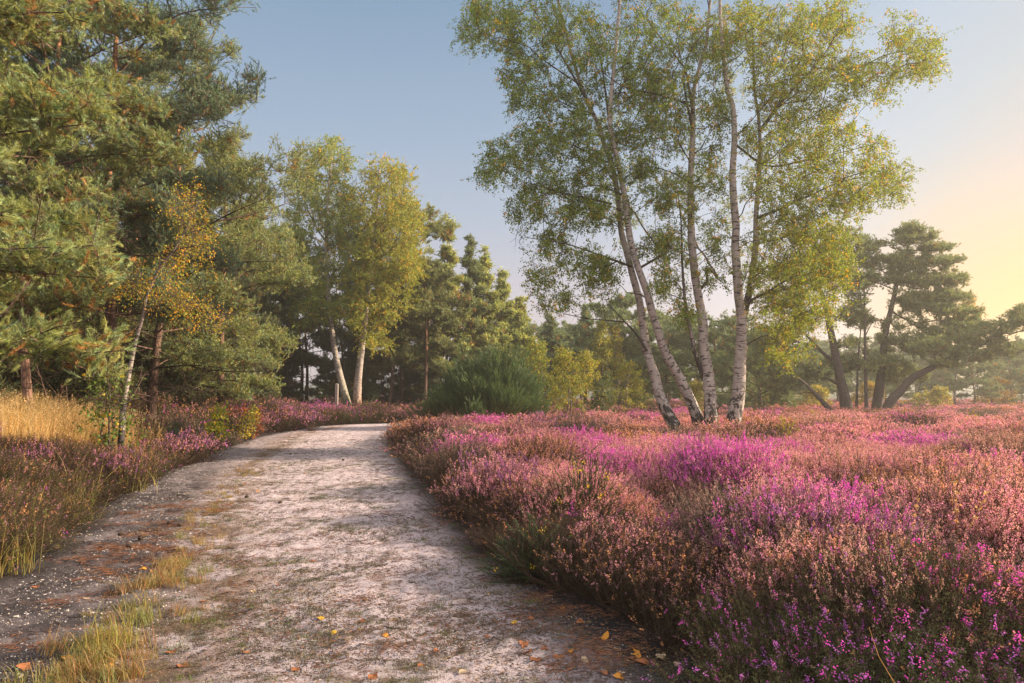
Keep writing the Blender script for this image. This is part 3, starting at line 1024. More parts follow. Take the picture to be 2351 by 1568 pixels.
def pine(label, u, y, v_top, R0, cb=0.3, nlimb=26, per=14, seed=0, shape='mature', u_top=None, col=PINE_LIT, col2=PINE_BLUE, r0=0.16, side=None, bare_n=0, shoots=8, npn=12, dead=0.05, group=None, name='pine_tree', barkc=PBARK, dtop=0.0, droop=0.0, shoot_len=0.28, fine=1.0, spread=0.45):
    rng = np.random.default_rng(seed)
    x = P(u, 900, y)[0]
    base = np.array([x, y, float(gz(x, y))])
    top = P(u if u_top is None else u_top, v_top, y + dtop)
    st, rr, limbs, att, bare = pine_shape(base - UP * 0.1, top, R0, cb, nlimb, per, rng, shape, side=side, bare_n=bare_n, r0=r0, droop=droop)
    mb, cr = pine_parts(st, rr, limbs, att, rng, col, y, shoots, shoot_len, npn, dead, bare=bare, barkc=barkc, col2=col2, seed=seed, fine=fine, spread=spread)
    root = thing(name, label, 'tree', base, group)
    mb.build('trunk', M_PINE, root, base, True)
    cr.build('crown', M_NEEDLE, root, base)
    return root


# the wood edge on the left, nearest first
pine('nearest pine, its long-needled boughs filling the upper left corner', -230, 9.0, -560, 3.0, 0.17, 44, 27, 101, r0=0.17, shoots=9, npn=58, shoot_len=0.22, dead=0.10, col=(0.34, 0.35, 0.10), col2=(0.22, 0.31, 0.16), bare_n=60, spread=0.5)
pine('slim pine behind the straw grass, pinkish trunk half hidden by its boughs', 85, 14.5, -260, 2.7, 0.24, 42, 20, 102, r0=0.10, shoots=9, npn=46, shoot_len=0.22, dead=0.12, col=(0.29, 0.295, 0.085), bare_n=90, barkc=(0.22, 0.12, 0.085), spread=0.5)
pine('tall pine with blue-green shoots standing out against the sky', 268, 17.0, -190, 2.6, 0.26, 40, 25, 103, r0=0.16, shoots=9, npn=22, col=PINE_BLUE, col2=(0.10, 0.145, 0.10), shoot_len=0.3, bare_n=110, side=(1, 0, 0.2), barkc=(0.20, 0.11, 0.075))
pine('pine behind the crooked birch, boughs stepping down to the bend', 345, 22.0, 60, 3.5, 0.15, 44, 26, 104, u_top=430, r0=0.16, shoots=9, npn=18, col2=PINE_BLUE, bare_n=120, side=(1, 0, 0.15))
pine('last tall pine of the wood edge before the bend', 510, 29.0, 340, 2.9, 0.10, 42, 26, 105, r0=0.18, shoots=9, npn=15, col2=PINE_BLUE, bare_n=70, side=(1, 0, 0.1))

# pines behind and to the right of the birch pair
RP = [('flat-topped pine behind the golden birch crown', 925, 51, 455, 4.0, 0.35, 'mature', (0.21, 0.21, 0.065)), ('slim pine with the tallest spiky leader right of the birch pair', 1030, 52, 505, 2.3, 0.12, 'cone', PINE_LIT),
      ('spiky young pine second down the slope of tree tops', 1078, 53, 550, 2.3, 0.10, 'cone', (0.11, 0.125, 0.045)), ('young pine third down the slope of tree tops, above the broom bush', 1112, 54, 572, 2.3, 0.10, 'cone', PINE_LIT),
      ('young pine fourth down the slope of tree tops, above the broom bush', 1150, 55, 622, 2.3, 0.10, 'cone', PINE_LIT), ('lowest young pine at the right end of the sloping tree tops', 1196, 56, 680, 2.3, 0.08, 'cone', PINE_LIT),
      ('pine with bare lower trunk between golden birch and broom bush', 975, 49.5, 600, 2.8, 0.30, 'mature', (0.12, 0.115, 0.04))]
for i, (lb, u, yy, vt, r_, cb, shp, cc) in enumerate(RP):
    pine(lb, u, yy, vt, r_, cb, 34, 18, 120 + i, shp, col=np.array(cc) * 1.6, col2=(0.25, 0.31, 0.13), r0=0.15, shoots=9, npn=12, bare_n=20, group='pines right of the birch pair')


# ---------------------------------------------------------------- pines built once and copied into the wood
def copy_tree(src, loc, rz, sc, label, group, name=None):
    r = src.copy()
    COL.objects.link(r)
    r.location = loc
    r.rotation_euler = (0, 0, rz)
    r.scale = (sc, sc, sc)
    r['label'] = label
    if group:
        r['group'] = group
    for ch in list(src.children):
        c = ch.copy()
        COL.objects.link(c)
        c.parent = r
    return r


def place(x, y):
    return (x, y, float(gz(x, y)) - 0.03)


protos = []
WOOD = 'dark close-grown pine deep inside the wood beyond the path bend'
for i, (u, yy, vt, r_, cb) in enumerate([(455, 36, 470, 2.8, 0.28), (560, 46, 520, 3.0, 0.3), (690, 53, 560, 3.2, 0.25)]):
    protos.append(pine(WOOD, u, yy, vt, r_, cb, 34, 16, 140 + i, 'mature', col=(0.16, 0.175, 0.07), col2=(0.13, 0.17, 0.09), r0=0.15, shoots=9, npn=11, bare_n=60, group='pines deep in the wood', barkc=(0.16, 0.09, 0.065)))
rngw = np.random.default_rng(5)
fill = [(-14.5, 17), (-17, 21), (-13.5, 24), (-19, 26), (-16, 30), (-21, 31), (-23, 36), (-18.5, 36), (-25, 42), (-21, 44), (-17, 42), (-28, 48), (-24, 51), (-19, 50), (-15, 48), (-12, 52), (-17, 56), (-22, 60), (-28, 60), (-33, 52), (-10, 58), (-14, 63), (-6, 56), (-7.5, 64), (-34, 64), (-2, 60), (-12.5, 46.5), (-9.5, 49.5), (-22, 24), (-26, 30), (-31, 40), (-20, 16.5), (-25, 20)]
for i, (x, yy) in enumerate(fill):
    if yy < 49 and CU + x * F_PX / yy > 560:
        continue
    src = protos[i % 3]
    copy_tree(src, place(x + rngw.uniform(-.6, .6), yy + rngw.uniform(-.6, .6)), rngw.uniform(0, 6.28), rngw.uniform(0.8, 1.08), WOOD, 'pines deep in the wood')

UNDER = 'low bushy young pine filling the dark between the wood trunks'
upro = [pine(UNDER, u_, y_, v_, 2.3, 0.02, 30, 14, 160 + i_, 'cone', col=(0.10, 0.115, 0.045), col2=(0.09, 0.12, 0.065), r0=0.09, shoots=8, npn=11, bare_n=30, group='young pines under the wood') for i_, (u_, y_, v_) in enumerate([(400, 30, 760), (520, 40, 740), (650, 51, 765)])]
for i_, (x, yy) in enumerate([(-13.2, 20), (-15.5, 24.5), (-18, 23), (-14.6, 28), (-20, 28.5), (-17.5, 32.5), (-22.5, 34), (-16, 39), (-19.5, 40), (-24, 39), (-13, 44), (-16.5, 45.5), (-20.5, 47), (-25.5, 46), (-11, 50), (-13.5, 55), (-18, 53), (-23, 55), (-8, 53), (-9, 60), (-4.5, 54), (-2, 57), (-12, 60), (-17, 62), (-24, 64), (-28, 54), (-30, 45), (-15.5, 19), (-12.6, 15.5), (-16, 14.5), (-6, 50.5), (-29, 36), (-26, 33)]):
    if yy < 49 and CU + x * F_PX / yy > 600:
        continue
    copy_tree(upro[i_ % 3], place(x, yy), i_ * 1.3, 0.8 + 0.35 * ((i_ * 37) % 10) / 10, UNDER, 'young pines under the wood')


# ---------------------------------------------------------------- pines on the right
def pine_px(label, y, stem, r0, r1, limbs, blobs, seed, col=PINE_LIT, col2=PINE_BLUE, depth=1.2, shoots=9, npn=12, bare=(), barkc=(0.07, 0.05, 0.042), shoot_len=0.3, per=1.0, dead=0.03, rtip=0.006, name='pine_tree', group=None, spread=0.45, dy=(0, 0)):
    rng = np.random.default_rng(seed)
    st = catmull(px_path(stem, y, *dy), 0.3)
    g = float(gz(st[0][0], st[0][1]))
    if st[0][2] > g - 0.05:
        st = np.vstack([[st[0][0] + (st[0][0] - st[2][0]) * 0.3, st[0][1], g - 0.1], st])
    rr = taper(len(st), r0, r1, 1.3)
    lm = []
    for lp in limbs:
        q = catmull(px_path(lp[0], y, 0, lp[2] if len(lp) > 2 else rng.uniform(-1.2, 1.2)), 0.3)
        lm.append((q, taper(len(q), lp[1], 0.012), 0))
    att = blob_points(blobs, y, rng, depth, per * 1.9) if len(blobs) else np.zeros((0, 3))
    ba = blob_points(bare, y, rng, depth * 0.7) if len(bare) else None
    mb, cr = pine_parts(st, rr, lm, att, rng, col, y, shoots, shoot_len, npn, dead, bare=ba, barkc=barkc, col2=col2, seed=seed, rtip=rtip, rise=0.05, spread=spread)
    base = np.array([st[0][0], st[0][1], g])
    root = thing(name, label, 'tree', base, group)
    mb.build('trunk', M_PINE, root, base, True)
    if len(att):
        cr.build('crown', M_NEEDLE, root, base)
    return root


YR = 45.0
pine_px('dark leaning pine with forked trunk behind the birch clump', YR, [(1944, 935), (1935, 895), (1926, 855), (1918, 815), (1910, 775), (1902, 735), (1896, 700), (1880, 660), (1860, 620)], 0.36, 0.1,
        [([(1922, 835), (1895, 815), (1870, 790), (1845, 760), (1835, 720)], 0.16), ([(1926, 860), (1895, 850), (1860, 858), (1815, 852)], 0.10), ([(1930, 885), (1890, 865), (1850, 860), (1800, 880)], 0.12), ([(1870, 795), (1830, 785), (1790, 795), (1750, 790)], 0.07), ([(1905, 745), (1930, 720), (1960, 690)], 0.06), ([(1916, 800), (1950, 790), (1970, 785)], 0.05)],
        [(1850, 630, 70, 40, 24), (1900, 600, 60, 40, 20), (1940, 640, 50, 40, 16), (1960, 560, 35, 40, 12), (1800, 690, 60, 35, 16), (1780, 780, 60, 25, 14), (1740, 830, 60, 35, 16), (1830, 850, 70, 22, 16), (1790, 880, 60, 25, 12), (1960, 720, 40, 22, 9), (1890, 855, 30, 15, 5), (1945, 790, 28, 12, 4), (1850, 730, 40, 25, 8)],
        201, per=3.2, col=(0.29, 0.30, 0.10), col2=(0.20, 0.27, 0.14), bare=[(1860, 790, 60, 60, 22), (1900, 880, 50, 30, 12)], dead=0.04)
pine_px('tall layered pine against the yellow sky, flat plates of foliage', YR + 1, [(2014, 938), (2018, 895), (2024, 850), (2033, 763), (2043, 722), (2056, 665), (2063, 626), (2081, 584), (2090, 530)], 0.34, 0.06,
        [([(2060, 645), (2100, 650), (2150, 652), (2195, 645)], 0.07), ([(2062, 632), (2110, 612), (2165, 600)], 0.06), ([(2050, 690), (2100, 690), (2160, 690), (2215, 672)], 0.07), ([(2045, 715), (2100, 740), (2160, 735), (2230, 742)], 0.07), ([(2085, 575), (2120, 575), (2165, 575)], 0.05),
         ([(2060, 640), (2020, 620), (1985, 610)], 0.06), ([(2055, 665), (2015, 650), (1980, 640)], 0.05), ([(2040, 735), (2000, 735), (1965, 735)], 0.05), ([(2030, 790), (2080, 790), (2140, 780)], 0.07), ([(2028, 820), (1990, 830), (1940, 835)], 0.06), ([(2040, 735), (2075, 775), (2100, 830)], 0.05)],
        [(2100, 540, 62, 20, 16), (2095, 522, 30, 12, 6), (2150, 565, 45, 12, 10), (2150, 598, 70, 14, 16), (2060, 600, 55, 22, 14), (2110, 640, 90, 16, 18), (2190, 643, 45, 12, 9), (2165, 680, 80, 12, 16), (2100, 690, 50, 12, 9), (2200, 715, 60, 16, 13), (2120, 705, 60, 12, 10), (2220, 742, 55, 11, 10),
         (2000, 560, 32, 22, 8), (1990, 600, 36, 20, 9), (1990, 640, 48, 18, 10), (1970, 735, 40, 18, 8), (2100, 790, 90, 22, 20), (2085, 600, 70, 60, 16), (2115, 685, 80, 60, 18), (2080, 765, 70, 45, 14), (2170, 640, 50, 40, 8), (2190, 755, 60, 35, 10), (1995, 825, 60, 24, 12), (1940, 835, 60, 22, 12), (2160, 768, 60, 16, 12), (2040, 840, 50, 18, 10), (2080, 860, 60, 20, 12)],
        202, per=3.0, col=(0.29, 0.30, 0.10), col2=(0.20, 0.27, 0.14), spread=0.55, bare=[(2110, 760, 50, 40, 14), (2085, 660, 30, 30, 6)])
pine_px('low pine trunk leaning far out to the right under its own boughs', YR - 1, [(2040, 932), (2052, 912), (2066, 899), (2092, 870), (2120, 854), (2153, 837), (2178, 825), (2215, 808), (2265, 785), (2320, 745)], 0.30, 0.05,
        [([(2178, 825), (2210, 780), (2250, 770)], 0.07), ([(2215, 808), (2260, 810), (2310, 805)], 0.06), ([(2150, 838), (2140, 800), (2130, 790)], 0.06)],
        [(2185, 790, 75, 20, 20), (2130, 800, 55, 16, 12), (2250, 775, 60, 20, 16), (2290, 755, 50, 18, 13), (2335, 735, 38, 20, 10), (2350, 715, 30, 18, 7), (2240, 815, 60, 18, 14), (2310, 800, 50, 20, 12), (2170, 835, 40, 14, 8), (2380, 740, 40, 30, 8)],
        203, per=2.4, col=(0.29, 0.30, 0.10), col2=(0.20, 0.27, 0.14), bare=[(2120, 885, 50, 18, 10)])
pine_px('dead grey-brown trunk leaning out of the heather below the forked pine', YR - 2, [(1914, 950), (1900, 935), (1886, 919), (1860, 893), (1841, 874), (1828, 866)], 0.20, 0.06, [([(1870, 903), (1850, 900), (1835, 905)], 0.04)], [], 204, bare=[(1840, 880, 14, 10, 4)], name='dead_tree')
pine_px('slender dark pine stem between the forked pine and the layered pine', YR, [(1990, 935), (1988, 890), (1987, 840), (1986, 790), (1985, 714), (1984, 660)], 0.13, 0.04, [([(1987, 770), (2000, 745), (2010, 730)], 0.04)],
        [(1985, 650, 30, 40, 12), (1975, 700, 25, 20, 6), (1995, 840, 25, 14, 4)], 205, bare=[(1990, 770, 25, 30, 6)])
pine_px('second slender stem close beside the forked pine, crooked and dark', YR + .5, [(1966, 936), (1968, 890), (1970, 828), (1973, 790), (1977, 750)], 0.10, 0.03, [], [(1970, 745, 25, 20, 6), (1960, 680, 25, 25, 7)], 206, bare=[(1965, 800, 20, 40, 5)])

# green pines filling the far side behind the birch clump
for i, (lb, u, yy, vt, r_, cb, shp) in enumerate([
        ('far dark pine with pointed top, left of the distant gap', 1263, 62, 727, 3.0, 0.15, 'cone'), ('far spire-topped pine rising over the yellow birch thicket', 1345, 64, 705, 3.2, 0.2, 'cone'),
        ('broad far pine seen between the two leaning birches', 1425, 58, 690, 4.2, 0.25, 'mature'), ('far round pine right of the leaning birches', 1530, 60, 725, 4.6, 0.2, 'mature'),
        ('far pine seen just left of the stoutest birch', 1640, 56, 745, 4.6, 0.15, 'mature'), ('bushy dark pine low behind the stoutest birch', 1745, 50, 755, 3.6, 0.06, 'mature')]):
    pine(lb, u, yy, vt, r_, cb, 32, 15, 220 + i, shp, col=(0.21, 0.24, 0.085), col2=PINE_BLUE, r0=0.18, shoots=9, npn=11, bare_n=14)
far_protos = [o for o in COL.objects if o.name.startswith('pine_tree') and o.get('label', '').startswith(('broad far pine', 'far round pine', 'far spire'))]
FARL = 'hazy pine of the distant line of trees along the heath edge'
for i, (x, yy, sc) in enumerate([(1, 72, .9), (7, 80, 1.0), (13, 76, .9), (19, 84, .85), (26, 78, .8), (33, 88, .9), (40, 84, .8), (47, 92, .95), (54, 86, .9), (60, 96, 1.), (68, 90, .9), (76, 100, 1.), (-5, 84, 1.), (10, 100, 1.1), (24, 104, 1.05), (38, 108, 1.), (50, 110, 1.05), (66, 112, 1.1), (84, 108, 1.), (44.5, 66, .62), (51, 70, .75), (57, 74, .8), (4, 68, .8), (10, 66, .75), (15.5, 68, .8), (22, 66, .7), (27.5, 70, .75), (33, 74, .75), (37, 68, .6), (0, 76, .9), (18, 92, 1.1), (30, 98, 1.1), (44, 100, 1.), (56, 104, 1.1), (3, 94, 1.15), (-3, 70, .9)]):
    copy_tree(far_protos[i % 3], place(x, yy), i * 2.1, sc, FARL, 'distant pines along the heath edge')


# ---------------------------------------------------------------- bushes and saplings
def sapling(label, u, y, H, rad, leafcol, seed, yellow=0.1, ycol=(0.6, 0.40, 0.03), lsize=0.07, n=60, stems=1, shape=1.0, twigs=5, lpt=10, name='birch_sapling', cat='sapling', group=None, lean=0.0, low=0.12, white=0.5, tl=(0.2, 0.5)):
    rng = np.random.default_rng(seed)
    x = P(u, 900, y)[0]
    b = np.array([x, y, float(gz(x, y))])
    ss = []
    for k in range(stems):
        o = rng.normal(size=3) * np.array([0.15, 0.15, 0]) * (stems > 1)
        f = np.array([rng.normal() * rad * 0.45 * (stems > 1) + lean, rng.normal() * rad * 0.45 * (stems > 1), H * rng.uniform(0.8, 1.0)])
        q = catmull([b + o - UP * 0.05, b + o + f * np.array([0.3, 0.3, 0.5]) + rng.normal(size=3) * 0.04 * H, b + o + f], 0.15)
        ss.append((q, taper(len(q), 0.012 + 0.010 * H, 0.005), -1))
    t = rng.uniform(low, 1, n) ** 0.8
    r = rad * np.sqrt(rng.uniform(0, 1, n)) * np.clip((1.05 - t) ** (0.6 * shape) * np.minimum(1, 0.35 + t * 3), 0.05, 1)
    a = rng.uniform(0, 6.28, n)
    q0 = ss[0][0][-1] - b
    att = b + np.stack([r * np.cos(a) + q0[0] * t, r * np.sin(a) + q0[1] * t, t * H], 1)
    G = grow(ss, att, rng, rise=0.5, arch=0.05, seg=0.25, rtip=0.003)
    mb, cr = MB(), MB()
    for q, rr, _ in ss:
        tube(mb, q, rr, 7, (white, 0, 0), 0.05, seed)
    branch_sticks(mb, G, (0, 0, 0), 3)
    TP, TD = G[0][G[4]], G[5]
    for _ in range(twigs):
        d = norm(TD * 0.5 + rng.normal(size=TP.shape) * 0.7 + UP * 0.1)
        ln = rng.uniform(*tl, len(TP))
        sticks(mb, TP, TP + d * ln[:, None], 0.003, 0.0015, (0, 0, 0), 3)
        tt = rng.uniform(0, 1.05, (len(TP), lpt))
        q = (TP[:, None] + d[:, None] * (tt * ln[:, None])[..., None] + rng.normal(size=(len(TP), lpt, 3)) * 0.05).reshape(-1, 3)
        c = vary(leafcol, len(q), rng, 0.3, 0.12)
        yl = rng.uniform(0, 1, len(q)) < yellow
        c[yl] = vary(ycol, int(yl.sum()), rng, 0.25, 0.12)
        leaves(cr, q, lsize, c, rng, 0.35)
    root = thing(name, label, cat, b, group)
    mb.build('trunk', M_BIRCH, root, b, True)
    cr.build('crown', M_LEAF, root, b)
    return root


YG = (0.28, 0.30, 0.045)
sapling('yellow-green birch sapling hard against the right flank of the broom bush', 1252, 40, 4.7, 1.5, (0.24, 0.28, 0.05), 301, 0.10, lsize=0.09, n=110, stems=2)
sapling('taller yellow-green birch sapling right of the broom bush, orange-tinged top', 1300, 39, 4.0, 1.4, YG, 302, 0.14, lsize=0.09, n=100, stems=2)
sapling('bright yellow-green birch thicket in front of the far pines', 1342, 42, 4.0, 1.7, (0.31, 0.32, 0.045), 303, 0.15, lsize=0.09, n=110, stems=3)
sapling('narrow dull green young tree within the yellow birch thicket', 1384, 40, 2.7, 0.8, (0.10, 0.13, 0.05), 304, 0.02, lsize=0.09, n=60, stems=1)
sapling('low golden birch bush left of the leaning birches', 1432, 43, 3.5, 1.7, (0.29, 0.30, 0.045), 305, 0.15, lsize=0.09, n=100, stems=3)
sapling('thin tall birch with pale yellow crown behind the thicket, left one', 1383, 54, 7.2, 1.3, (0.26, 0.28, 0.05), 306, 0.12, lsize=0.11, n=120, low=0.35, white=1.0)
sapling('thin tall birch with pale yellow crown behind the thicket, right one', 1412, 55, 7.0, 1.3, (0.28, 0.28, 0.05), 307, 0.15, lsize=0.11, n=110, low=0.35, white=1.0)
sapling('yellow-green bush seen between the second and third tall birches', 1590, 46, 2.2, 1.5, (0.24, 0.24, 0.05), 308, 0.2, lsize=0.10, n=80, stems=3)
sapling('green bush low behind the foot of the leaning birches', 1490, 47, 1.9, 1.6, (0.17, 0.20, 0.06), 309, 0.1, lsize=0.10, n=70, stems=3)
sapling('pale green bush right of the stoutest birch foot', 1760, 58, 2.2, 2.2, (0.26, 0.26, 0.06), 310, 0.2, lsize=0.13, n=90, stems=3)
sapling('pale yellow-green bush below the forked pine boughs', 1850, 62, 2.2, 2.2, (0.28, 0.28, 0.06), 311, 0.25, lsize=0.13, n=90, stems=3)
sapling('golden bush standing behind the two slender dark stems', 1985, 66, 2.6, 2.2, (0.36, 0.28, 0.03), 312, 0.5, lsize=0.13, n=90, stems=3)
sapling('wide green-gold bush below the leaning pine trunk', 2110, 62, 2.0, 2.4, (0.26, 0.27, 0.05), 313, 0.25, lsize=0.13, n=100, stems=3)
sapling('round bright golden bush in the open heather near the heath edge', 2273, 70, 3.0, 2.0, (0.42, 0.28, 0.02), 314, 0.6, (0.6, 0.36, 0.02), lsize=0.13, n=140, stems=4, shape=0.6)
sapling('slim birch with white stem and airy golden crown near the golden bush', 2188, 68, 11.5, 2.6, (0.30, 0.24, 0.05), 315, 0.3, lsize=0.13, n=110, low=0.45, lean=2.0, white=1.0, name='birch_tree', cat='tree')
sapling('hazy green tree at the right end of the heath', 2345, 74, 7.0, 3.0, (0.16, 0.19, 0.07), 316, 0.1, lsize=0.13, n=150, stems=2, low=0.15)
sapling('leafy yellow-green sapling leaning over the left path edge', 478, 17.0, 1.25, 0.45, (0.25, 0.29, 0.03), 317, 0.25, (0.6, 0.42, 0.03), lsize=0.07, n=40, stems=3, twigs=3, lpt=7, white=0.1, tl=(0.1, 0.25), low=0.0, lean=0.35)
sapling('small yellow-flecked shrub among the left heather before the bend', 548, 22.0, 1.15, 0.5, (0.20, 0.21, 0.04), 318, 0.3, lsize=0.07, n=34, stems=3, twigs=3, lpt=7, white=0.1, tl=(0.1, 0.25))
sapling('green leafy shrub under the boughs beside the crooked birch', 252, 14.6, 2.1, 0.65, (0.12, 0.17, 0.035), 319, 0.05, lsize=0.075, n=60, stems=3, twigs=3, lpt=7, white=0.1)
sapling('rust-red bracken clump at the dark wood edge', 545, 24.0, 0.95, 0.75, (0.24, 0.075, 0.03), 320, 0.2, (0.30, 0.12, 0.04), lsize=0.10, n=40, stems=4, twigs=4, lpt=8, white=0.0, name='bracken_clump', cat='bracken', shape=0.6)


def needle_bush(label, u, y, w, h, dpt, col, seed, n=1500, name='broom_bush', cat='bush', nl=0.22, nw=0.02, npn=14, col2=None, L=0.55, flowers=0, inner=0.25, up=0.9, group=None, xy=None):
    rng = np.random.default_rng(seed)
    x = P(u, 900, y)[0]
    b = np.array([x, y, float(gz(x, y))])
    q = rng.normal(size=(n, 3))
    q[:, 2] = np.abs(q[:, 2])
    q = q / np.linalg.norm(q, axis=1)[:, None]
    rad = rng.uniform(inner, 1, (n, 1)) ** 0.5
    lump = 0.42 + 1.10 * fbm(np.arctan2(q[:, 1], q[:, 0]) * 2.6 + 5, q[:, 2] * 5.5, seed, 3)[:, None]
    p = q * rad * lump * np.array([w * 0.5, dpt * 0.5, h * 0.92])
    d = norm(q * np.array([0.9, 0.9, 0.3]) + UP * up + rng.normal(size=(n, 3)) * 0.25)
    Ls = L * rng.uniform(0.5, 1.2, n)
    mb, cr = MB(), MB()
    p = b + p - d * Ls[:, None] * 0.5
    p[:, 2] = np.maximum(p[:, 2], b[2] + 0.03)
    foot = b + rng.normal(size=(n, 3)) * np.array([0.012, 0.012, 0.0])
    tube(mb, [b - UP * 0.08, b + UP * 0.08], [0.05, 0.04], 7, (0.07, 0.05, 0.03))
    k = slice(0, n, 4 if n > 1000 else 1)
    mid = 0.5 * (foot[k] + p[k]) + (p[k] - foot[k]) * np.array([0.1, 0.1, -0.1])
    sticks(mb, foot[k], mid, 0.010, 0.007, (0.07, 0.05, 0.03), 3)
    sticks(mb, mid, p[k], 0.007, 0.004, (0.07, 0.05, 0.03), 3)
    sticks(mb, p, p + d * Ls[:, None], 0.004, 0.002, np.asarray(col) * 0.8, 3)
    c = vary(col, n, rng, 0.25, 0.08)
    if col2 is not None:
        wv = rng.uniform(0, 1, (n, 1)) ** 2
        c = c * (1 - wv) + vary(col2, n, rng, 0.2, 0.08) * wv
    if n > 1000:
        lowb = sstep(0.30, 0.08, (p[:, 2] - b[2]) / h)[:, None] * rng.uniform(0.3, 1, (n, 1))
        c = c * (1 - lowb) + vary((0.17, 0.12, 0.06), n, rng, 0.3, 0.1) * lowb
        p = p + np.array([1.0, 0, 0]) * ((p[:, 2:3] - b[2]) * 0.14)
        p[:, 2] -= np.clip(p[:, 0] - b[0] - 0.8, 0, 9) * 0.22
        p[:, 2] = np.maximum(p[:, 2], b[2] + 0.03)
    needles(cr, p, d, Ls, npn, nl, nw, c, rng, 6, 32)
    if flowers:
        tip = (p + d * Ls[:, None] * rng.uniform(0.6, 1.0, (n, 1)))[rng.permutation(n)[:flowers]]
        tip = np.repeat(tip, 6, 0) + rng.normal(size=(flowers * 6, 3)) * 0.012
        leaves(cr, tip, 0.022, vary((0.75, 0.48, 0.02), len(tip), rng, 0.2, 0.08), rng, 0)
    root = thing(name, label, cat, b, group)
    mb.build('stems', M_PINE, root, b)
    cr.build('foliage', M_NEEDLE, root, b)
    return root


needle_bush('large dark green broom bush rounded like a dome where the path bends', 1112, 32.5, 6.2, 3.5, 4.4, (0.08, 0.135, 0.055), 330, 7500, nl=0.24, nw=0.022, npn=13, col2=(0.14, 0.175, 0.06), L=0.62)
needle_bush('small upright broom shoot in front of the dome-shaped bush', 1088, 29.5, 0.9, 1.35, 0.7, (0.09, 0.13, 0.05), 331, 220, nl=0.2, nw=0.02, L=0.5)
needle_bush('narrow green broom sprig left of the dome-shaped bush', 985, 33.5, 0.8, 1.5, 0.7, (0.085, 0.125, 0.05), 332, 200, nl=0.2, nw=0.02, L=0.5)
needle_bush('small grey-green pine seedling in the left heather', 408, 17.0, 0.6, 1.0, 0.6, (0.10, 0.15, 0.085), 333, 90, name='pine_seedling', cat='seedling', nl=0.09, nw=0.012, npn=30, L=0.35)
for i, (u, y, h, lb) in enumerate([(2226, 22.0, 0.98, 'bright yellow pine seedling poking out of the pink heather'), (1868, 29.0, 0.95, 'yellow-green pine seedling near the dead leaning trunk'), (2072, 30.0, 0.9, 'yellow-green pine seedling at the foot of the layered pine'), (1806, 18.5, 0.95, 'small yellow seedling in the heather right of the tall birches')]):
    needle_bush(lb, u, y, 0.5, h, 0.45, (0.42, 0.36, 0.03), 340 + i, 46, name='pine_seedling', cat='seedling', nl=0.08, nw=0.014, npn=26, L=0.22, inner=0.6, group='yellow pine seedlings')
needle_bush('low gorse bush with yellow flowers in the heather bank', 1335, 7.6, 1.25, 0.86, 1.0, (0.12, 0.13, 0.035), 350, 700, name='gorse_bush', cat='gorse', nl=0.028, nw=0.004, npn=40, L=0.16, flowers=60, up=0.5)
needle_bush('small dark gorse bush at the path edge with few yellow flowers', 1235, 6.1, 0.9, 0.55, 0.8, (0.075, 0.105, 0.042), 351, 520, name='gorse_bush', cat='gorse', nl=0.028, nw=0.004, npn=40, L=0.15, flowers=14, up=0.25)

# ---------------------------------------------------------------- wooden post
bx = P(773, 900, 44.4)
pg = float(gz(bx[0], 44.4))
mb = MB()
H_, W_ = 2.1, 0.09
prof = [(W_, -0.3), (W_, H_ - 0.06), (W_ * 0.8, H_ - 0.02), (W_ * 0.55, H_)]
Vp = []
for w, z in prof:
    Vp += [(-w, -w, z), (w, -w, z), (w, w, z), (-w, w, z)]
Fp = [[4 * k + j, 4 * k + (j + 1) % 4, 4 * k + 4 + (j + 1) % 4, 4 * k + 4 + j] for k in range(3) for j in range(4)] + [[12, 13, 14, 15]]
mb.add(np.array(Vp), np.array(Fp), (0.33, 0.27, 0.24))
o = mb.build('wooden_post', M_WOOD)
o.location = (bx[0], 44.4, pg)
tag(o, 'grey weathered square post in front of the mid-distance birches', 'post')

# ---------------------------------------------------------------- ground cover: sprigs built once, spread over points
def euler_pts(n, rng, tilt=0.12):
    return np.stack([rng.normal(size=n) * tilt, rng.normal(size=n) * tilt, rng.uniform(0, 6.28, n)], 1)


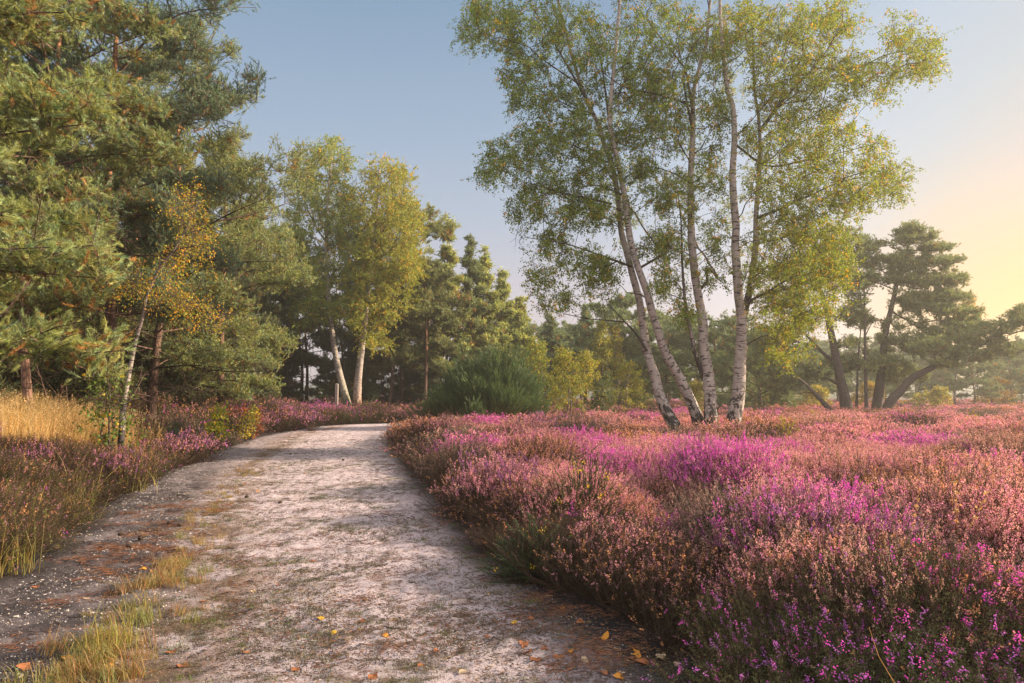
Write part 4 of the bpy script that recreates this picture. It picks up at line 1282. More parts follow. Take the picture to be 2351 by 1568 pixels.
def scatter(name, label, cat, pts, rot, scl, idx, meshes, mat):
    """ONE object: a cloud of points that a geometry-nodes tree dresses with sprig meshes (kind stuff)."""
    me = bpy.data.meshes.new(name)
    n = len(pts)
    me.vertices.add(n)
    me.vertices.foreach_set('co', np.asarray(pts, np.float32).ravel())
    for an, dt, arr in (('rot', 'FLOAT_VECTOR', rot), ('scl', 'FLOAT_VECTOR', scl)):
        at = me.attributes.new(an, dt, 'POINT')
        at.data.foreach_set('vector', np.asarray(arr, np.float32).ravel())
    at = me.attributes.new('idx', 'INT', 'POINT')
    at.data.foreach_set('value', np.asarray(idx, np.int32))
    me.materials.append(mat)
    o = bpy.data.objects.new(name, me)
    COL.objects.link(o)
    tag(o, label, cat, kind='stuff')
    ng = bpy.data.node_groups.new(name + '_spread', 'GeometryNodeTree')
    ng.interface.new_socket('Geometry', in_out='INPUT', socket_type='NodeSocketGeometry')
    ng.interface.new_socket('Geometry', in_out='OUTPUT', socket_type='NodeSocketGeometry')
    gi, go = ng.nodes.new('NodeGroupInput'), ng.nodes.new('NodeGroupOutput')
    jn = ng.nodes.new('GeometryNodeJoinGeometry')

    def named(an, dt):
        nd = ng.nodes.new('GeometryNodeInputNamedAttribute')
        nd.data_type = dt
        nd.inputs['Name'].default_value = an
        return nd.outputs['Attribute']
    a_rot, a_scl, a_idx = named('rot', 'FLOAT_VECTOR'), named('scl', 'FLOAT_VECTOR'), named('idx', 'INT')
    for k, m in enumerate(meshes):
        src = bpy.data.objects.new(name + '_sprig', m)     # source of the sprig shape, not in the scene
        oi = ng.nodes.new('GeometryNodeObjectInfo')
        oi.inputs['Object'].default_value = src
        oi.inputs['As Instance'].default_value = False
        cmp = ng.nodes.new('FunctionNodeCompare')
        cmp.data_type = 'INT'
        cmp.operation = 'EQUAL'
        ng.links.new(a_idx, cmp.inputs[2])
        cmp.inputs[3].default_value = k
        ip = ng.nodes.new('GeometryNodeInstanceOnPoints')
        ng.links.new(gi.outputs[0], ip.inputs['Points'])
        ng.links.new(cmp.outputs[0], ip.inputs['Selection'])
        ng.links.new(oi.outputs['Geometry'], ip.inputs['Instance'])
        er = ng.nodes.new('FunctionNodeEulerToRotation')
        ng.links.new(a_rot, er.inputs[0])
        ng.links.new(er.outputs[0], ip.inputs['Rotation'])
        ng.links.new(a_scl, ip.inputs['Scale'])
        ng.links.new(ip.outputs[0], jn.inputs[0])
    ng.links.new(jn.outputs[0], go.inputs[0])
    md = o.modifiers.new('spread', 'NODES')
    md.node_group = ng
    return o


def heather_mesh(name, seed, leafcol, flow, nst=105, h=0.62, rad=0.42, tw=5, nf=15, nl=9, fsz=0.0095, lsz=0.012, spike=(0.05, 0.12), bloom=0.8, stem=(0.075, 0.045, 0.03), bell=False):
    """One heather plant: wiry stems, side twigs with tiny leaves, flowers along their upper ends."""
    rng = np.random.default_rng(seed)
    mb = MB()
    th = np.radians(rng.uniform(0, 1, nst) ** 0.7 * 62)
    az = rng.uniform(0, 6.28, nst)
    Ls = h * rng.uniform(0.75, 1.12, nst)
    dr = np.stack([np.sin(th) * np.cos(az) * rad / 0.40, np.sin(th) * np.sin(az) * rad / 0.40, np.cos(th) ** 0.6], 1)
    b = np.stack([rng.normal(size=nst) * 0.05, rng.normal(size=nst) * 0.05, rng.uniform(-0.03, 0.02, nst)], 1)
    tip = b + dr * Ls[:, None]
    mid = 0.5 * (b + tip) + (tip - b) * np.array([0.16, 0.16, -0.05]) + rng.normal(size=(nst, 3)) * 0.025
    sc = vary(stem, nst, rng, 0.3, 0.1)
    sticks(mb, b, mid, 0.0035, 0.0025, sc, 3)
    sticks(mb, mid, tip, 0.0025, 0.0012, sc, 3)
    t = rng.uniform(0.5, 1.0, (nst, tw))
    t[:, 0] = 1.0
    t[:, 1] = rng.uniform(0.85, 1.0, nst)
    t[:, 2] = rng.uniform(0.75, 1.0, nst)
    tt = t[..., None]
    q0 = np.where(tt < 0.5, b[:, None] + (mid - b)[:, None] * tt * 2, mid[:, None] + (tip - mid)[:, None] * (tt * 2 - 1)).reshape(-1, 3)
    d = norm(np.repeat(norm(tip - mid), tw, 0) * 0.8 + rng.normal(size=(nst * tw, 3)) * 0.48 + UP * 0.30)
    L = rng.uniform(*spike, nst * tw)
    sticks(mb, q0, q0 + d * L[:, None], 0.0015, 0.0008, np.repeat(sc, tw, 0), 3)
    # leaves: along the twigs and down the upper half of the stems
    k = len(q0)
    p = (q0[:, None] + d[:, None] * (rng.uniform(-0.5, 0.8, (k, nl)) * L[:, None])[..., None]).reshape(-1, 3)
    p2 = b[:, None] + (tip - b)[:, None] * rng.uniform(0.3, 1, (nst, nl * 2))[..., None]
    off = (tip - b)[:, None] * 0 + (mid - 0.5 * (b + tip))[:, None] * 0.8
    p = np.vstack([p, (p2 + off).reshape(-1, 3)])
    dd = norm(rng.normal(size=p.shape) + UP * 0.8)
    sd = perp(dd, rng)
    s = lsz * rng.uniform(0.6, 1.3, (len(p), 1))
    p = p + rng.normal(size=p.shape) * 0.006
    mb.polys(np.stack([p - sd * s * 0.2, p + sd * s * 0.2, p + dd * s], 1), vary(leafcol, len(p), rng, 0.35, 0.1))
    # flowers
    fl = (rng.uniform(0, 1, k) < bloom) & (t.ravel() > 0.66)
    qf, df, lf = q0[fl], d[fl], L[fl]
    if len(qf):
        lo = 0.25 if not bell else 0.55
        p = (qf[:, None] + df[:, None] * (rng.uniform(lo, 1.05, (len(qf), nf)) * lf[:, None])[..., None]).reshape(-1, 3)
        p = p + rng.normal(size=p.shape) * (0.0048 if not bell else 0.011)
        ci = rng.integers(0, len(flow), len(qf))
        c = np.array(flow)[np.repeat(ci, nf)] * rng.uniform(0.7, 1.25, (len(p), 1)) * rng.uniform(0.92, 1.08, (len(p), 3))
        ax = norm(rng.normal(size=p.shape) + UP * 0.2)
        sd = perp(ax, rng)
        s = fsz * rng.uniform(0.7, 1.25, (len(p), 1))
        if bell:                        # little urns: two crossed kites
            s2 = np.cross(ax, sd)
            for w in (sd, s2):
                mb.polys(np.stack([p, p + ax * s * 0.45 + w * s * 0.42, p + ax * s, p + ax * s * 0.45 - w * s * 0.42], 1), np.clip(c, 0, 1))
        else:
            mb.polys(np.stack([p - sd * s * 0.5, p + sd * s * 0.5, p + ax * s], 1), np.clip(c, 0, 1))
    return mb.mesh(name, M_HEATH)


LF_BR, LF_OL, LF_DK, LF_GR = (0.15, 0.095, 0.05), (0.12, 0.11, 0.045), (0.075, 0.065, 0.035), (0.11, 0.13, 0.045)
SALMON, PINK, ROSE, MAG, VIOL, RUST, DUSK = (0.95, 0.50, 0.40), (0.92, 0.37, 0.52), (0.86, 0.36, 0.40), (0.86, 0.13, 0.66), (0.55, 0.18, 0.58), (0.70, 0.34, 0.16), (0.46, 0.22, 0.27)
KINDS = [  # leaf colour, flower colours, share of twigs in bloom
    (LF_BR, [SALMON, SALMON, ROSE, PINK], 0.85), (LF_OL, [PINK, ROSE, SALMON], 0.85), (LF_OL, [MAG, MAG, PINK], 0.85), (LF_BR, [RUST, SALMON, RUST], 0.65),
    (LF_DK, [DUSK, RUST], 0.34), (LF_DK, [DUSK, VIOL, PINK], 0.6), (LF_GR, [VIOL, MAG], 0.12), (LF_BR, [SALMON, (0.58, 0.38, 0.28)], 0.8),
    ((0.20, 0.165, 0.13), [(0.40, 0.28, 0.22), (0.50, 0.30, 0.24)], 0.25),
    ((0.060, 0.046, 0.030), [DUSK, RUST], 0.05), ((0.105, 0.118, 0.045), [VIOL, MAG], 0.05), ((0.105, 0.098, 0.042), [DUSK, RUST], 0.10)]
HI = [heather_mesh('heather_sprig', 500 + i, lf, fl, bloom=bl) for i, (lf, fl, bl) in enumerate(KINDS)]
HI += [heather_mesh('heather_sprig', 520 + i, lf, fl, bloom=bl, h=0.55, rad=0.46) for i, (lf, fl, bl) in enumerate(KINDS)]
LO = [heather_mesh('heather_sprig', 540 + i, lf, fl, nst=50, tw=4, nf=8, nl=5, fsz=0.019, lsz=0.024, bloom=bl) for i, (lf, fl, bl) in enumerate(KINDS)]
VLO = [heather_mesh('heather_sprig', 560 + i, lf, fl, nst=26, tw=3, nf=8, nl=4, fsz=0.042, lsz=0.05, bloom=bl) for i, (lf, fl, bl) in enumerate(KINDS)]
NK = len(KINDS)


def bush_cells(x, y, cell, seed):
    """Nearest bush centre of a jittered lattice: distance, direction from the centre, and random numbers of the bush."""
    x, y = np.asarray(x, float) / cell, np.asarray(y, float) / cell
    ix, iy = np.floor(x), np.floor(y)
    best = np.full(x.shape, 9.0)
    bx_, by_, h1, h2, h3 = (np.zeros(x.shape) for _ in range(5))
    for ox in (-1, 0, 1):
        for oy in (-1, 0, 1):
            cx = ix + ox + 0.12 + 0.76 * _hash(ix + ox, iy + oy, seed)
            cy_ = iy + oy + 0.12 + 0.76 * _hash(ix + ox, iy + oy, seed + 1)
            sz_ = 0.75 + 0.5 * _hash(ix + ox, iy + oy, seed + 2)
            d = np.hypot(x - cx, y - cy_) / sz_
            m = d < best
            best = np.where(m, d, best)
            bx_, by_ = np.where(m, x - cx, bx_), np.where(m, y - cy_, by_)
            h1 = np.where(m, _hash(ix + ox, iy + oy, seed + 3), h1)
            h2 = np.where(m, _hash(ix + ox, iy + oy, seed + 4), h2)
            h3 = np.where(m, _hash(ix + ox, iy + oy, seed + 5), h3)
    return best, bx_, by_, h1, h2, h3


def jitter_grid(x0, x1, y0, y1, sp, rng):
    gx, gy = np.meshgrid(np.arange(x0, x1, sp), np.arange(y0, y1, sp))
    return gx.ravel() + rng.uniform(-.5, .5, gx.size) * sp, gy.ravel() + rng.uniform(-.5, .5, gy.size) * sp


def in_view(x, y, m=1.5):
    return np.abs(x) < (np.maximum(y, 0.1) * 0.77 + m)


straw_zone = lambda x, y: sstep(-8.3, -9.2, x) * sstep(10.8, 11.8, y) * (1 - sstep(15.5, 17.0, y))
rngh = np.random.default_rng(77)
parts = {'near': [], 'mid': [], 'far': []}
for (y0, y1, sp, lod) in [(1.6, 9, 0.24, 'near'), (9, 15, 0.32, 'near'), (15, 26, 0.42, 'mid'), (26, 45, 0.62, 'mid'), (45, 75, 0.9, 'far'), (75, 125, 1.4, 'far')]:
    x, y = jitter_grid(-0.8 * y1 - 3, 0.8 * y1 + 3, y0, y1, sp, rngh)
    pdv = path_dist(x, y)
    l, r = edges(np.minimum(y, 33))
    left = ((x < l) & (y < 33)) | ((y >= 33) & (x < -3))
    keep = in_view(x, y, 2.5) & (pdv > np.where(left, 0.22, 0.14) + (vnoise(x * 1.2, y * 1.2, 91) - 0.5) * 0.3)
    keep &= ~((x < -4.5) & (y > 50) & (x < -0.2 * y))                   # forest floor
    keep &= ~((l - x > 9) & (y > 15) & (y < 38)) & ~((l - x > 7.0) & (y > 20) & (y < 38))
    keep &= ~((straw_zone(x, y) > 0.3) & (rngh.uniform(0, 1, len(x)) < 0.85))
    f1_ = bush_cells(x, y, 1.65, 401)[0]
    keep &= ~((f1_ > 0.62) & (y < 32) & ~left & (pdv > 0.9) & (rngh.uniform(0, 1, len(x)) < 0.75))
    x, y, pdv, left = x[keep], y[keep], pdv[keep], left[keep]
    parts[lod].append((x, y, np.full(len(x), sp), pdv, left))


def heath_cloud(lst, base_sp, meshes, two):
    x, y, sp, pdv, left = [np.concatenate([a[i] for a in lst]) for i in range(5)]
    n = len(x)
    F1, bxx, byy, h1, h2, h3 = bush_cells(x, y, np.where(y < 15, 1.15, np.where(y < 45, 1.5, 2.4)) if False else 1.65, 401)
    F2, bx2, by2, g1, g2, g3 = bush_cells(x, y, 2.3, 431)
    farw = y > 32
    F1, bxx, byy, h1, h2, h3 = [np.where(farw, q2, q1) for q1, q2 in ((F1, F2), (bxx, bx2), (byy, by2), (h1, g1), (h2, g2), (h3, g3))]
    dome = np.sqrt(np.clip(1 - (F1 / 0.78) ** 2, 0.0, 1))
    tall = 0.38 + 0.66 * h1 + 0.22 * (fbm(x * 0.2, y * 0.2, 61, 2) - 0.5)
    tall = tall + np.where(~left & (pdv < 1.8) & (y < 26), 0.24, 0.0) + np.where(left, 0.24, 0.0)
    hh = tall * (0.20 + 0.80 * dome) * (1 - 0.25 * sstep(20, 60, y)) * np.clip(0.66 + 0.50 * pdv, 0.72, 1.0)
    hh = np.where((~left) & (y < 3.9), hh * np.clip((y - 2.3) / 1.5, 0.10, 1), hh)
    hh = np.where(left & (y > 20), hh * 1.18, hh)
    sz = hh / 0.80 * rngh.uniform(0.86, 1.12, n)
    sx = np.clip(sp / 0.30, 0.8, 3.6) ** 0.75 * rngh.uniform(0.8, 1.15, n)
    # one kind of plant per bush, with strangers among it; magenta comes in drifts
    b = fbm(x * 0.33 + 13, y * 0.26 + 1, 113, 3)
    c = np.where(rngh.uniform(0, 1, n) < 0.24, rngh.uniform(0, 1, n), h2)
    k = np.where(c < 0.21, 0, np.where(c < 0.43, 1, np.where(c < 0.59, 3, np.where(c < 0.71, 7, np.where(c < 0.84, 4, np.where(c < 0.95, 8, 9))))))
    k = np.where((b > 0.545) & (c > 0.40) & (c < 0.70), 2, k)
    k = np.where(F1 > 0.66, np.where(c < 0.5, 4, k), k)
    k = np.where((y > 30) & (c < 0.3), 1, k)
    edge = (~left) & (pdv < 0.90 + 0.7 * (vnoise(x * 1.3, y * 1.3, 191) - 0.4)) & (y < 32) & (rngh.uniform(0, 1, n) < 0.93)
    k = np.where(edge, np.where(rngh.uniform(0, 1, n) < 0.78, 9, np.where(c < 0.5, 4, 8)), k)
    k = np.where((~left) & ~edge & (pdv < 1.8) & (y < 11) & (vnoise(x * 0.9, y * 0.9, 193) > 0.74) & (rngh.uniform(0, 1, n) < 0.6), 2, k)
    k = np.where((~left) & (y < 4.3) & (x > 0.6) & (rngh.uniform(0, 1, n) < 0.93), np.where(rngh.uniform(0, 1, n) < 0.7, 10, 9), k)
    cl = c
    kl = np.where(cl < 0.26, 9, np.where(cl < 0.44, 11, np.where((cl < 0.52) & (y > 10.5), 5, np.where(cl < 0.66, 11, np.where(cl < 0.90, 10, 8)))))
    kl = np.where((b > 0.55) & (y > 9) & (cl > 0.35) & (cl < 0.62), np.where(cl < 0.5, 1, 5), kl)
    k = np.where(left, kl, k)
    k = np.where((y > 20) & (x < -2.5) & (~left) & (rngh.uniform(0, 1, n) < 0.6), np.where(c < 0.4, 3, 4), k)
    idx = k + (NK * rngh.integers(0, 2, n) if two else 0)
    pts = np.stack([x, y, gz(x, y) - 0.02], 1)
    rot = euler_pts(n, rngh, 0.10)
    lean = 0.62 * np.clip(F1, 0, 1) / np.maximum(np.hypot(bxx, byy), 1e-3)
    # tilt away from the bush centre after the spin about z: rotation vector is z-hat x direction
    ca, sa = np.cos(rot[:, 2]), np.sin(rot[:, 2])
    tx, ty = -byy * lean, bxx * lean
    rot[:, 0] += tx * ca + ty * sa
    rot[:, 1] += -tx * sa + ty * ca
    return pts, rot, np.stack([sx, sx, sz], 1), idx


HL = {'near': 'thick heather in pink, salmon and brown along both path edges', 'mid': 'heather in pink and rust round the birch clump and along the bend', 'far': 'far sweep of pink heather reaching the tree line'}
for lod, msh, two in (('near', HI, True), ('mid', LO, False), ('far', VLO, False)):
    p_, r_, s_, i_ = heath_cloud(parts[lod], 0.3, msh, two)
    scatter('heather', HL[lod], 'heather', p_, r_, s_, i_, msh, M_HEATH)


# ---------------------------------------------------------------- distinct heather clumps, each a thing of its own
def heather_clump(label, u, vtop, y, w, kinds, seed, hh=None, n=9, name='heather_bush', group=None, dx=0.0, bell=None):
    rng = np.random.default_rng(seed)
    top = P(u, vtop, y)
    x = top[0] + dx
    g = float(gz(x, y))
    h = hh if hh is not None else max((1.12 if y < 11 else 0.98) if (4.5 < y < 16 and bell is None) else 0.5, top[2] - g)
    mb_pts = rng.normal(size=(n, 2)) * w * 0.26
    root = None
    objs = []
    me = MB()
    for i in range(n):
        k = kinds[rng.integers(0, len(kinds))]
        src = bell if bell is not None else (HI if y < 15 else LO)[k]
        co = np.empty(len(src.vertices) * 3, np.float32)
        src.vertices.foreach_get('co', co)
        co = co.reshape(-1, 3)
        cc = np.empty(len(src.vertices) * 4, np.float32)
        src.attributes['col'].data.foreach_get('color', cc)
        lt = np.empty(len(src.polygons), np.int32)
        ls = np.empty(len(src.polygons), np.int32)
        src.polygons.foreach_get('loop_total', lt)
        src.polygons.foreach_get('loop_start', ls)
        lv = np.empty(len(src.loops), np.int32)
        src.loops.foreach_get('vertex_index', lv)
        a = rng.uniform(0, 6.28)
        s1 = max(0.8, w * 0.62) * rng.uniform(0.85, 1.15)
        s3 = h / 0.80 * rng.uniform(0.85, 1.06) * (1 - 0.25 * min(1, np.hypot(*mb_pts[i]) / (w * 0.6)))
        V = np.stack([(co[:, 0] * math.cos(a) - co[:, 1] * math.sin(a)) * s1 + mb_pts[i, 0], (co[:, 0] * math.sin(a) + co[:, 1] * math.cos(a)) * s1 + mb_pts[i, 1], co[:, 2] * s3], 1)
        off = me.n
        me.v.append(V.astype(np.float32))
        me.c.append(cc.reshape(-1, 4)[:, :3])
        me.b.append(np.zeros_like(V, np.float32))
        for m in np.unique(lt):
            sel = ls[lt == m]
            me.f.append(lv[sel[:, None] + np.arange(m)[None]].astype(np.int64) + off)
        me.n += len(V)
    o = me.build(name, M_HEATH)
    o.location = (x, y, g - 0.02)
    tag(o, label, 'heather', group)
    return o


CL = [('vivid magenta heather mound left of the birch clump, tallest on that side', 1340, 958, 14.5, 1.5, [2], 12), ('magenta heather ridge below the birch foot, upper end', 1640, 1012, 10.6, 1.2, [2, 2, 1], 9), ('magenta and dark heather bush in the middle of the bank', 1600, 1052, 9.0, 0.9, [2, 2, 5], 8),
      ('magenta heather slope facing right in the middle of the bank', 1715, 1085, 8.3, 1.0, [2, 2, 1], 9), ('small magenta heather tuft near the sunlit salmon heather', 1500, 1040, 10.5, 0.9, [2, 1], 7), ('mauve-purple heather bush close to the path, leftmost bloom of the bank', 1135, 1118, 9.0, 1.1, [5, 5, 1], 9),
      ('dark magenta heather clump right of the birch foot', 1795, 1000, 12.5, 1.3, [2, 4], 8), ('magenta heather bush in the middle of the sunlit slope', 2110, 1062, 8.2, 1.3, [2, 1, 1], 9), ('bright pink heather crest at the right edge of the slope', 2290, 1065, 7.8, 1.4, [1, 2, 0], 10),
      ('pale grey-brown heather bush with faded tips below the pink crest', 2190, 1108, 6.6, 1.1, [7, 3], 9), ('magenta heather patch above the dark shaded bank', 1850, 1175, 5.9, 0.9, [2, 2, 1], 9), ('violet heather bush over the shaded bank, lower end of the magenta run', 1880, 1235, 5.1, 0.8, [2, 5], 8),
      ('dark brown dome of heather left of the leaning birch foot', 1440, 945, 18.0, 1.6, [4, 3], 9), ('dusky heather dome in front of the broom bush', 1255, 930, 22.0, 2.0, [4, 5], 9), ('dark rounded heather bush among pink far right of the birches', 2045, 948, 24.0, 2.0, [4, 4, 3], 9), ('olive-grey heather bush at the inner edge of the bend', 985, 948, 24.5, 2.2, [4, 7, 3], 10),
      ('small violet spike of heather far out in the pink heath', 2175, 1000, 13.5, 1.2, [2, 1], 6),
      ('purple-pink heather bush beside the leafy sapling on the left verge', 432, 985, 15.5, 1.5, [5, 5, 4], 9), ('mauve heather tuft low on the left verge', 290, 1040, 11.4, 1.0, [5, 5, 4], 7), ('dusky pink heather clump on the outer side of the bend', 655, 918, 30.0, 2.2, [5, 5, 4], 9), ('violet heather patch at the foot of the wooden post', 745, 912, 40.0, 2.6, [5, 5, 2], 9)]
for i, (lb, u, v, y, w, ks, n) in enumerate(CL):
    heather_clump(lb, u, v, y, w, ks, 600 + i, n=n)
BELL = heather_mesh('heather_sprig', 590, (0.12, 0.145, 0.05), [MAG, (0.60, 0.06, 0.52), (0.62, 0.25, 0.33), (0.58, 0.27, 0.16)], nst=70, h=0.62, rad=0.34, tw=3, nf=16, nl=26, fsz=0.013, lsz=0.013, spike=(0.10, 0.17), bloom=0.24, bell=True)
BELL2 = heather_mesh('heather_sprig', 591, (0.13, 0.15, 0.05), [(0.66, 0.28, 0.30), (0.62, 0.30, 0.17), MAG], nst=70, h=0.62, rad=0.34, tw=3, nf=16, nl=26, fsz=0.013, lsz=0.013, spike=(0.10, 0.17), bloom=0.30, bell=True)
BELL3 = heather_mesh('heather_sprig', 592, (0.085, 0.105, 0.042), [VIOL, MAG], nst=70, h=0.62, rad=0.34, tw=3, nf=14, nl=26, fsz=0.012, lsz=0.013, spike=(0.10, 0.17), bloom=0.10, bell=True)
for i, (lb, u, v, y, w, b_, n) in enumerate([('bell heather with fat magenta spikes, foremost on the bank', 2010, 1200, 4.3, 0.7, BELL, 6), ('bell heather with faded salmon and pink bells, next to the magenta spikes', 2150, 1205, 4.1, 0.7, BELL2, 6), ('bell heather with mixed pink and orange bells at the right corner of the bank', 2320, 1255, 3.85, 0.8, BELL2, 6),
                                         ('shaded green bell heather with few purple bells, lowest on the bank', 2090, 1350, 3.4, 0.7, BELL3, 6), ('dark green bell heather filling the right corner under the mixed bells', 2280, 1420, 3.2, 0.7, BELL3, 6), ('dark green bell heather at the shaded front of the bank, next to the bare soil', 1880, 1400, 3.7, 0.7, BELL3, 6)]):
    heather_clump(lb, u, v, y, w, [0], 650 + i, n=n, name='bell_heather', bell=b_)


# ---------------------------------------------------------------- grasses
def grass_mesh(name, seed, n, h, rad, col, w, lean=0.35, seedhead=0.0, col2=None):
    rng = np.random.default_rng(seed)
    mb = MB()
    az = rng.uniform(0, 6.28, n)
    b = np.stack([rng.normal(size=n) * rad * 0.5, rng.normal(size=n) * rad * 0.5, np.full(n, -0.01)], 1)
    L = h * rng.uniform(0.5, 1.1, n)
    ln = rng.uniform(0.05, 1, n) * lean
    d = np.stack([np.cos(az), np.sin(az), np.zeros(n)], 1)
    pts = [b + d * (ln * L * t ** 2)[:, None] + UP * (L * (t - 0.28 * ln * t ** 2))[:, None] for t in (0, 0.35, 0.7, 1.0)]
    sd = np.stack([-np.sin(az), np.cos(az), rng.normal(size=n) * 0.3], 1)
    c = vary(col, n, rng, 0.3, 0.1)
    if col2 is not None:
        m = rng.uniform(0, 1, n) < 0.4
        c[m] = vary(col2, int(m.sum()), rng, 0.25, 0.1)
    ws = [w, w * 0.9, w * 0.6]
    for i in range(2):
        mb.polys(np.stack([pts[i] - sd * ws[i] / 2, pts[i] + sd * ws[i] / 2, pts[i + 1] + sd * ws[i + 1] / 2, pts[i + 1] - sd * ws[i + 1] / 2], 1), c)
    mb.polys(np.stack([pts[2] - sd * w * 0.3, pts[2] + sd * w * 0.3, pts[3]], 1), c)
    if seedhead:
        m = rng.uniform(0, 1, n) < seedhead
        p = np.repeat(pts[3][m], 6, 0) - UP * rng.uniform(0, 0.14, (int(m.sum()) * 6, 1))
        leaves(mb, p, 0.022, vary(np.asarray(col) * 0.8, len(p), rng, 0.2, 0.1), rng, -0.5)
    return mb.mesh(name, M_GRASS)


STRAW = [grass_mesh('grass_tuft', 700 + i, 110, 1.25, 0.22, (0.58, 0.42, 0.20), 0.006, 0.4, 0.4, (0.58, 0.35, 0.12)) for i in range(3)]
GREENG = [grass_mesh('grass_tuft', 710 + i, 70, 0.58, 0.20, (0.19, 0.18, 0.05), 0.005, 1.1, 0.1, (0.38, 0.28, 0.08)) for i in range(3)]
x, y = jitter_grid(-15, -7.4, 10.5, 17.0, 0.2, rngh)
k = (rngh.uniform(0, 1, len(x)) < straw_zone(x, y)) & in_view(x, y, 2)
x, y = x[k], y[k]
n = len(x)
scatter('straw_grass', 'pale straw-coloured moor grass standing by the pine boughs', 'grass', np.stack([x, y, gz(x, y)], 1), euler_pts(n, rngh, 0.1), np.repeat(rngh.uniform(0.8, 1.1, (n, 1)), 3, 1), rngh.integers(0, 3, n), STRAW, M_GRASS)
x, y = jitter_grid(-12, -3.5, 3.5, 15, 0.3, rngh)
l, r = edges(y)
k = (l - x > -0.05) & (l - x < 5.5) & in_view(x, y, 2) & (rngh.uniform(0, 1, len(x)) < np.where(y < 9.5, 0.24, 0.14) * (0.4 + 1.1 * fbm(x * .8, y * .8, 131)))
x, y = x[k], y[k]
n = len(x)
scatter('verge_grass', 'green and yellow grass tangled in the left verge heather', 'grass', np.stack([x, y, gz(x, y)], 1), euler_pts(n, rngh, 0.2), np.repeat(rngh.uniform(0.8, 1.5, (n, 1)), 3, 1), rngh.integers(0, 3, n), GREENG, M_GRASS)

SHORT = [grass_mesh('grass_tuft', 720 + i, 60, 0.17, 0.09, c1, 0.0035, 0.9, 0.0, c2) for i, (c1, c2) in enumerate([((0.25, 0.22, 0.065), (0.36, 0.23, 0.08)), ((0.27, 0.19, 0.08), (0.34, 0.16, 0.07)), ((0.17, 0.19, 0.055), (0.28, 0.23, 0.075))])]
su, sv = [130, 200, 270, 340, 390, 425, 460, 495, 530, 570, 610, 650], [1600, 1540, 1480, 1400, 1330, 1270, 1220, 1170, 1120, 1080, 1040, 1010]


def on_path(u, v):
    b = (v - HORIZON) / F_PX
    yy = CAM_H / max(b, 1e-3)
    for _ in range(4):
        p = P(u, v, yy)
        yy *= CAM_H / max(CAM_H - p[2], 1e-3)
    return P(u, v, yy)


SL = np.array([on_path(a, b) for a, b in zip(su, sv)])
n = 300
t = rngh.uniform(0, 1, n) ** 1.5 * (len(SL) - 1)
i0 = np.minimum(t.astype(int), len(SL) - 2)
f = (t - i0)[:, None]
p = SL[i0] * (1 - f) + SL[i0 + 1] * f
p[:, 0] += rngh.normal(size=n) * np.interp(p[:, 1], [3, 5, 9, 20], [0.17, 0.15, 0.14, 0.14])
p[:, 1] += rngh.normal(size=n) * 0.15
keepn = rngh.uniform(0, 1, n) < np.interp(p[:, 1], [3, 7, 12, 25], [1, 1, 0.9, 0.6]) * np.clip(2.6 * (fbm(p[:, 0] * 1.5, p[:, 1] * 1.5, 137) - 0.24), 0.10, 1)
p = p[keepn]
p[:, 2] = path_z(p[:, 0], p[:, 1])
n = len(p)
sc = rngh.uniform(0.4, 1.15, n) * np.interp(p[:, 1], [3, 6, 10, 20], [0.95, 0.85, 0.6, 0.4])
scatter('path_grass', 'yellowing grass strip between the two tracks of the path', 'grass', p, euler_pts(n, rngh, 0.2), np.stack([sc * 1.2, sc * 1.2, sc], 1), rngh.choice([0, 0, 1, 1, 2], n), SHORT, M_GRASS)
MOSS = [grass_mesh('grass_tuft', 730 + i, 46, 0.035, 0.10, c1, 0.004, 1.2, 0.0, c2) for i, (c1, c2) in enumerate([((0.095, 0.10, 0.04), (0.14, 0.115, 0.06)), ((0.095, 0.075, 0.05), (0.07, 0.05, 0.035)), ((0.11, 0.15, 0.04), (0.15, 0.17, 0.05))])]
n = 11000
yy = 3.3 * (24 / 3.3) ** rngh.uniform(0, 1, n)
l, r = edges(yy)
tt = rngh.uniform(0.2, 0.98, n)
xx = l + (r - l) * tt
k = (fbm(xx * 7, yy * 9, 71, 5) * 0.5 + fbm(xx * 1.2, yy * 1.2, 73, 3) * 0.5 > 0.49 + 0.06 * rngh.normal(size=n)) & (tt > 0.33 - 0.1 * rngh.uniform(0, 1, n))
xx, yy = xx[k], yy[k]
n = len(xx)
sc = rngh.uniform(0.3, 1.0, n) ** 1.3
scatter('path_moss', 'low moss and grass tufts dotted over the sandy path', 'moss', np.stack([xx, yy, path_z(xx, yy)], 1), euler_pts(n, rngh, 0.1), np.stack([sc, sc, sc * rngh.uniform(0.6, 1.3, n)], 1), rngh.choice([0, 1, 1, 0, 2], n), MOSS, M_GRASS)
# tall tuft in front and single dry stalks
def grass_thing(name, label, cat, mesh, loc, sc, rz):
    o = bpy.data.objects.new(name, mesh)
    COL.objects.link(o)
    o.location, o.scale, o.rotation_euler = loc, sc, (0, 0, rz)
    return tag(o, label, cat)


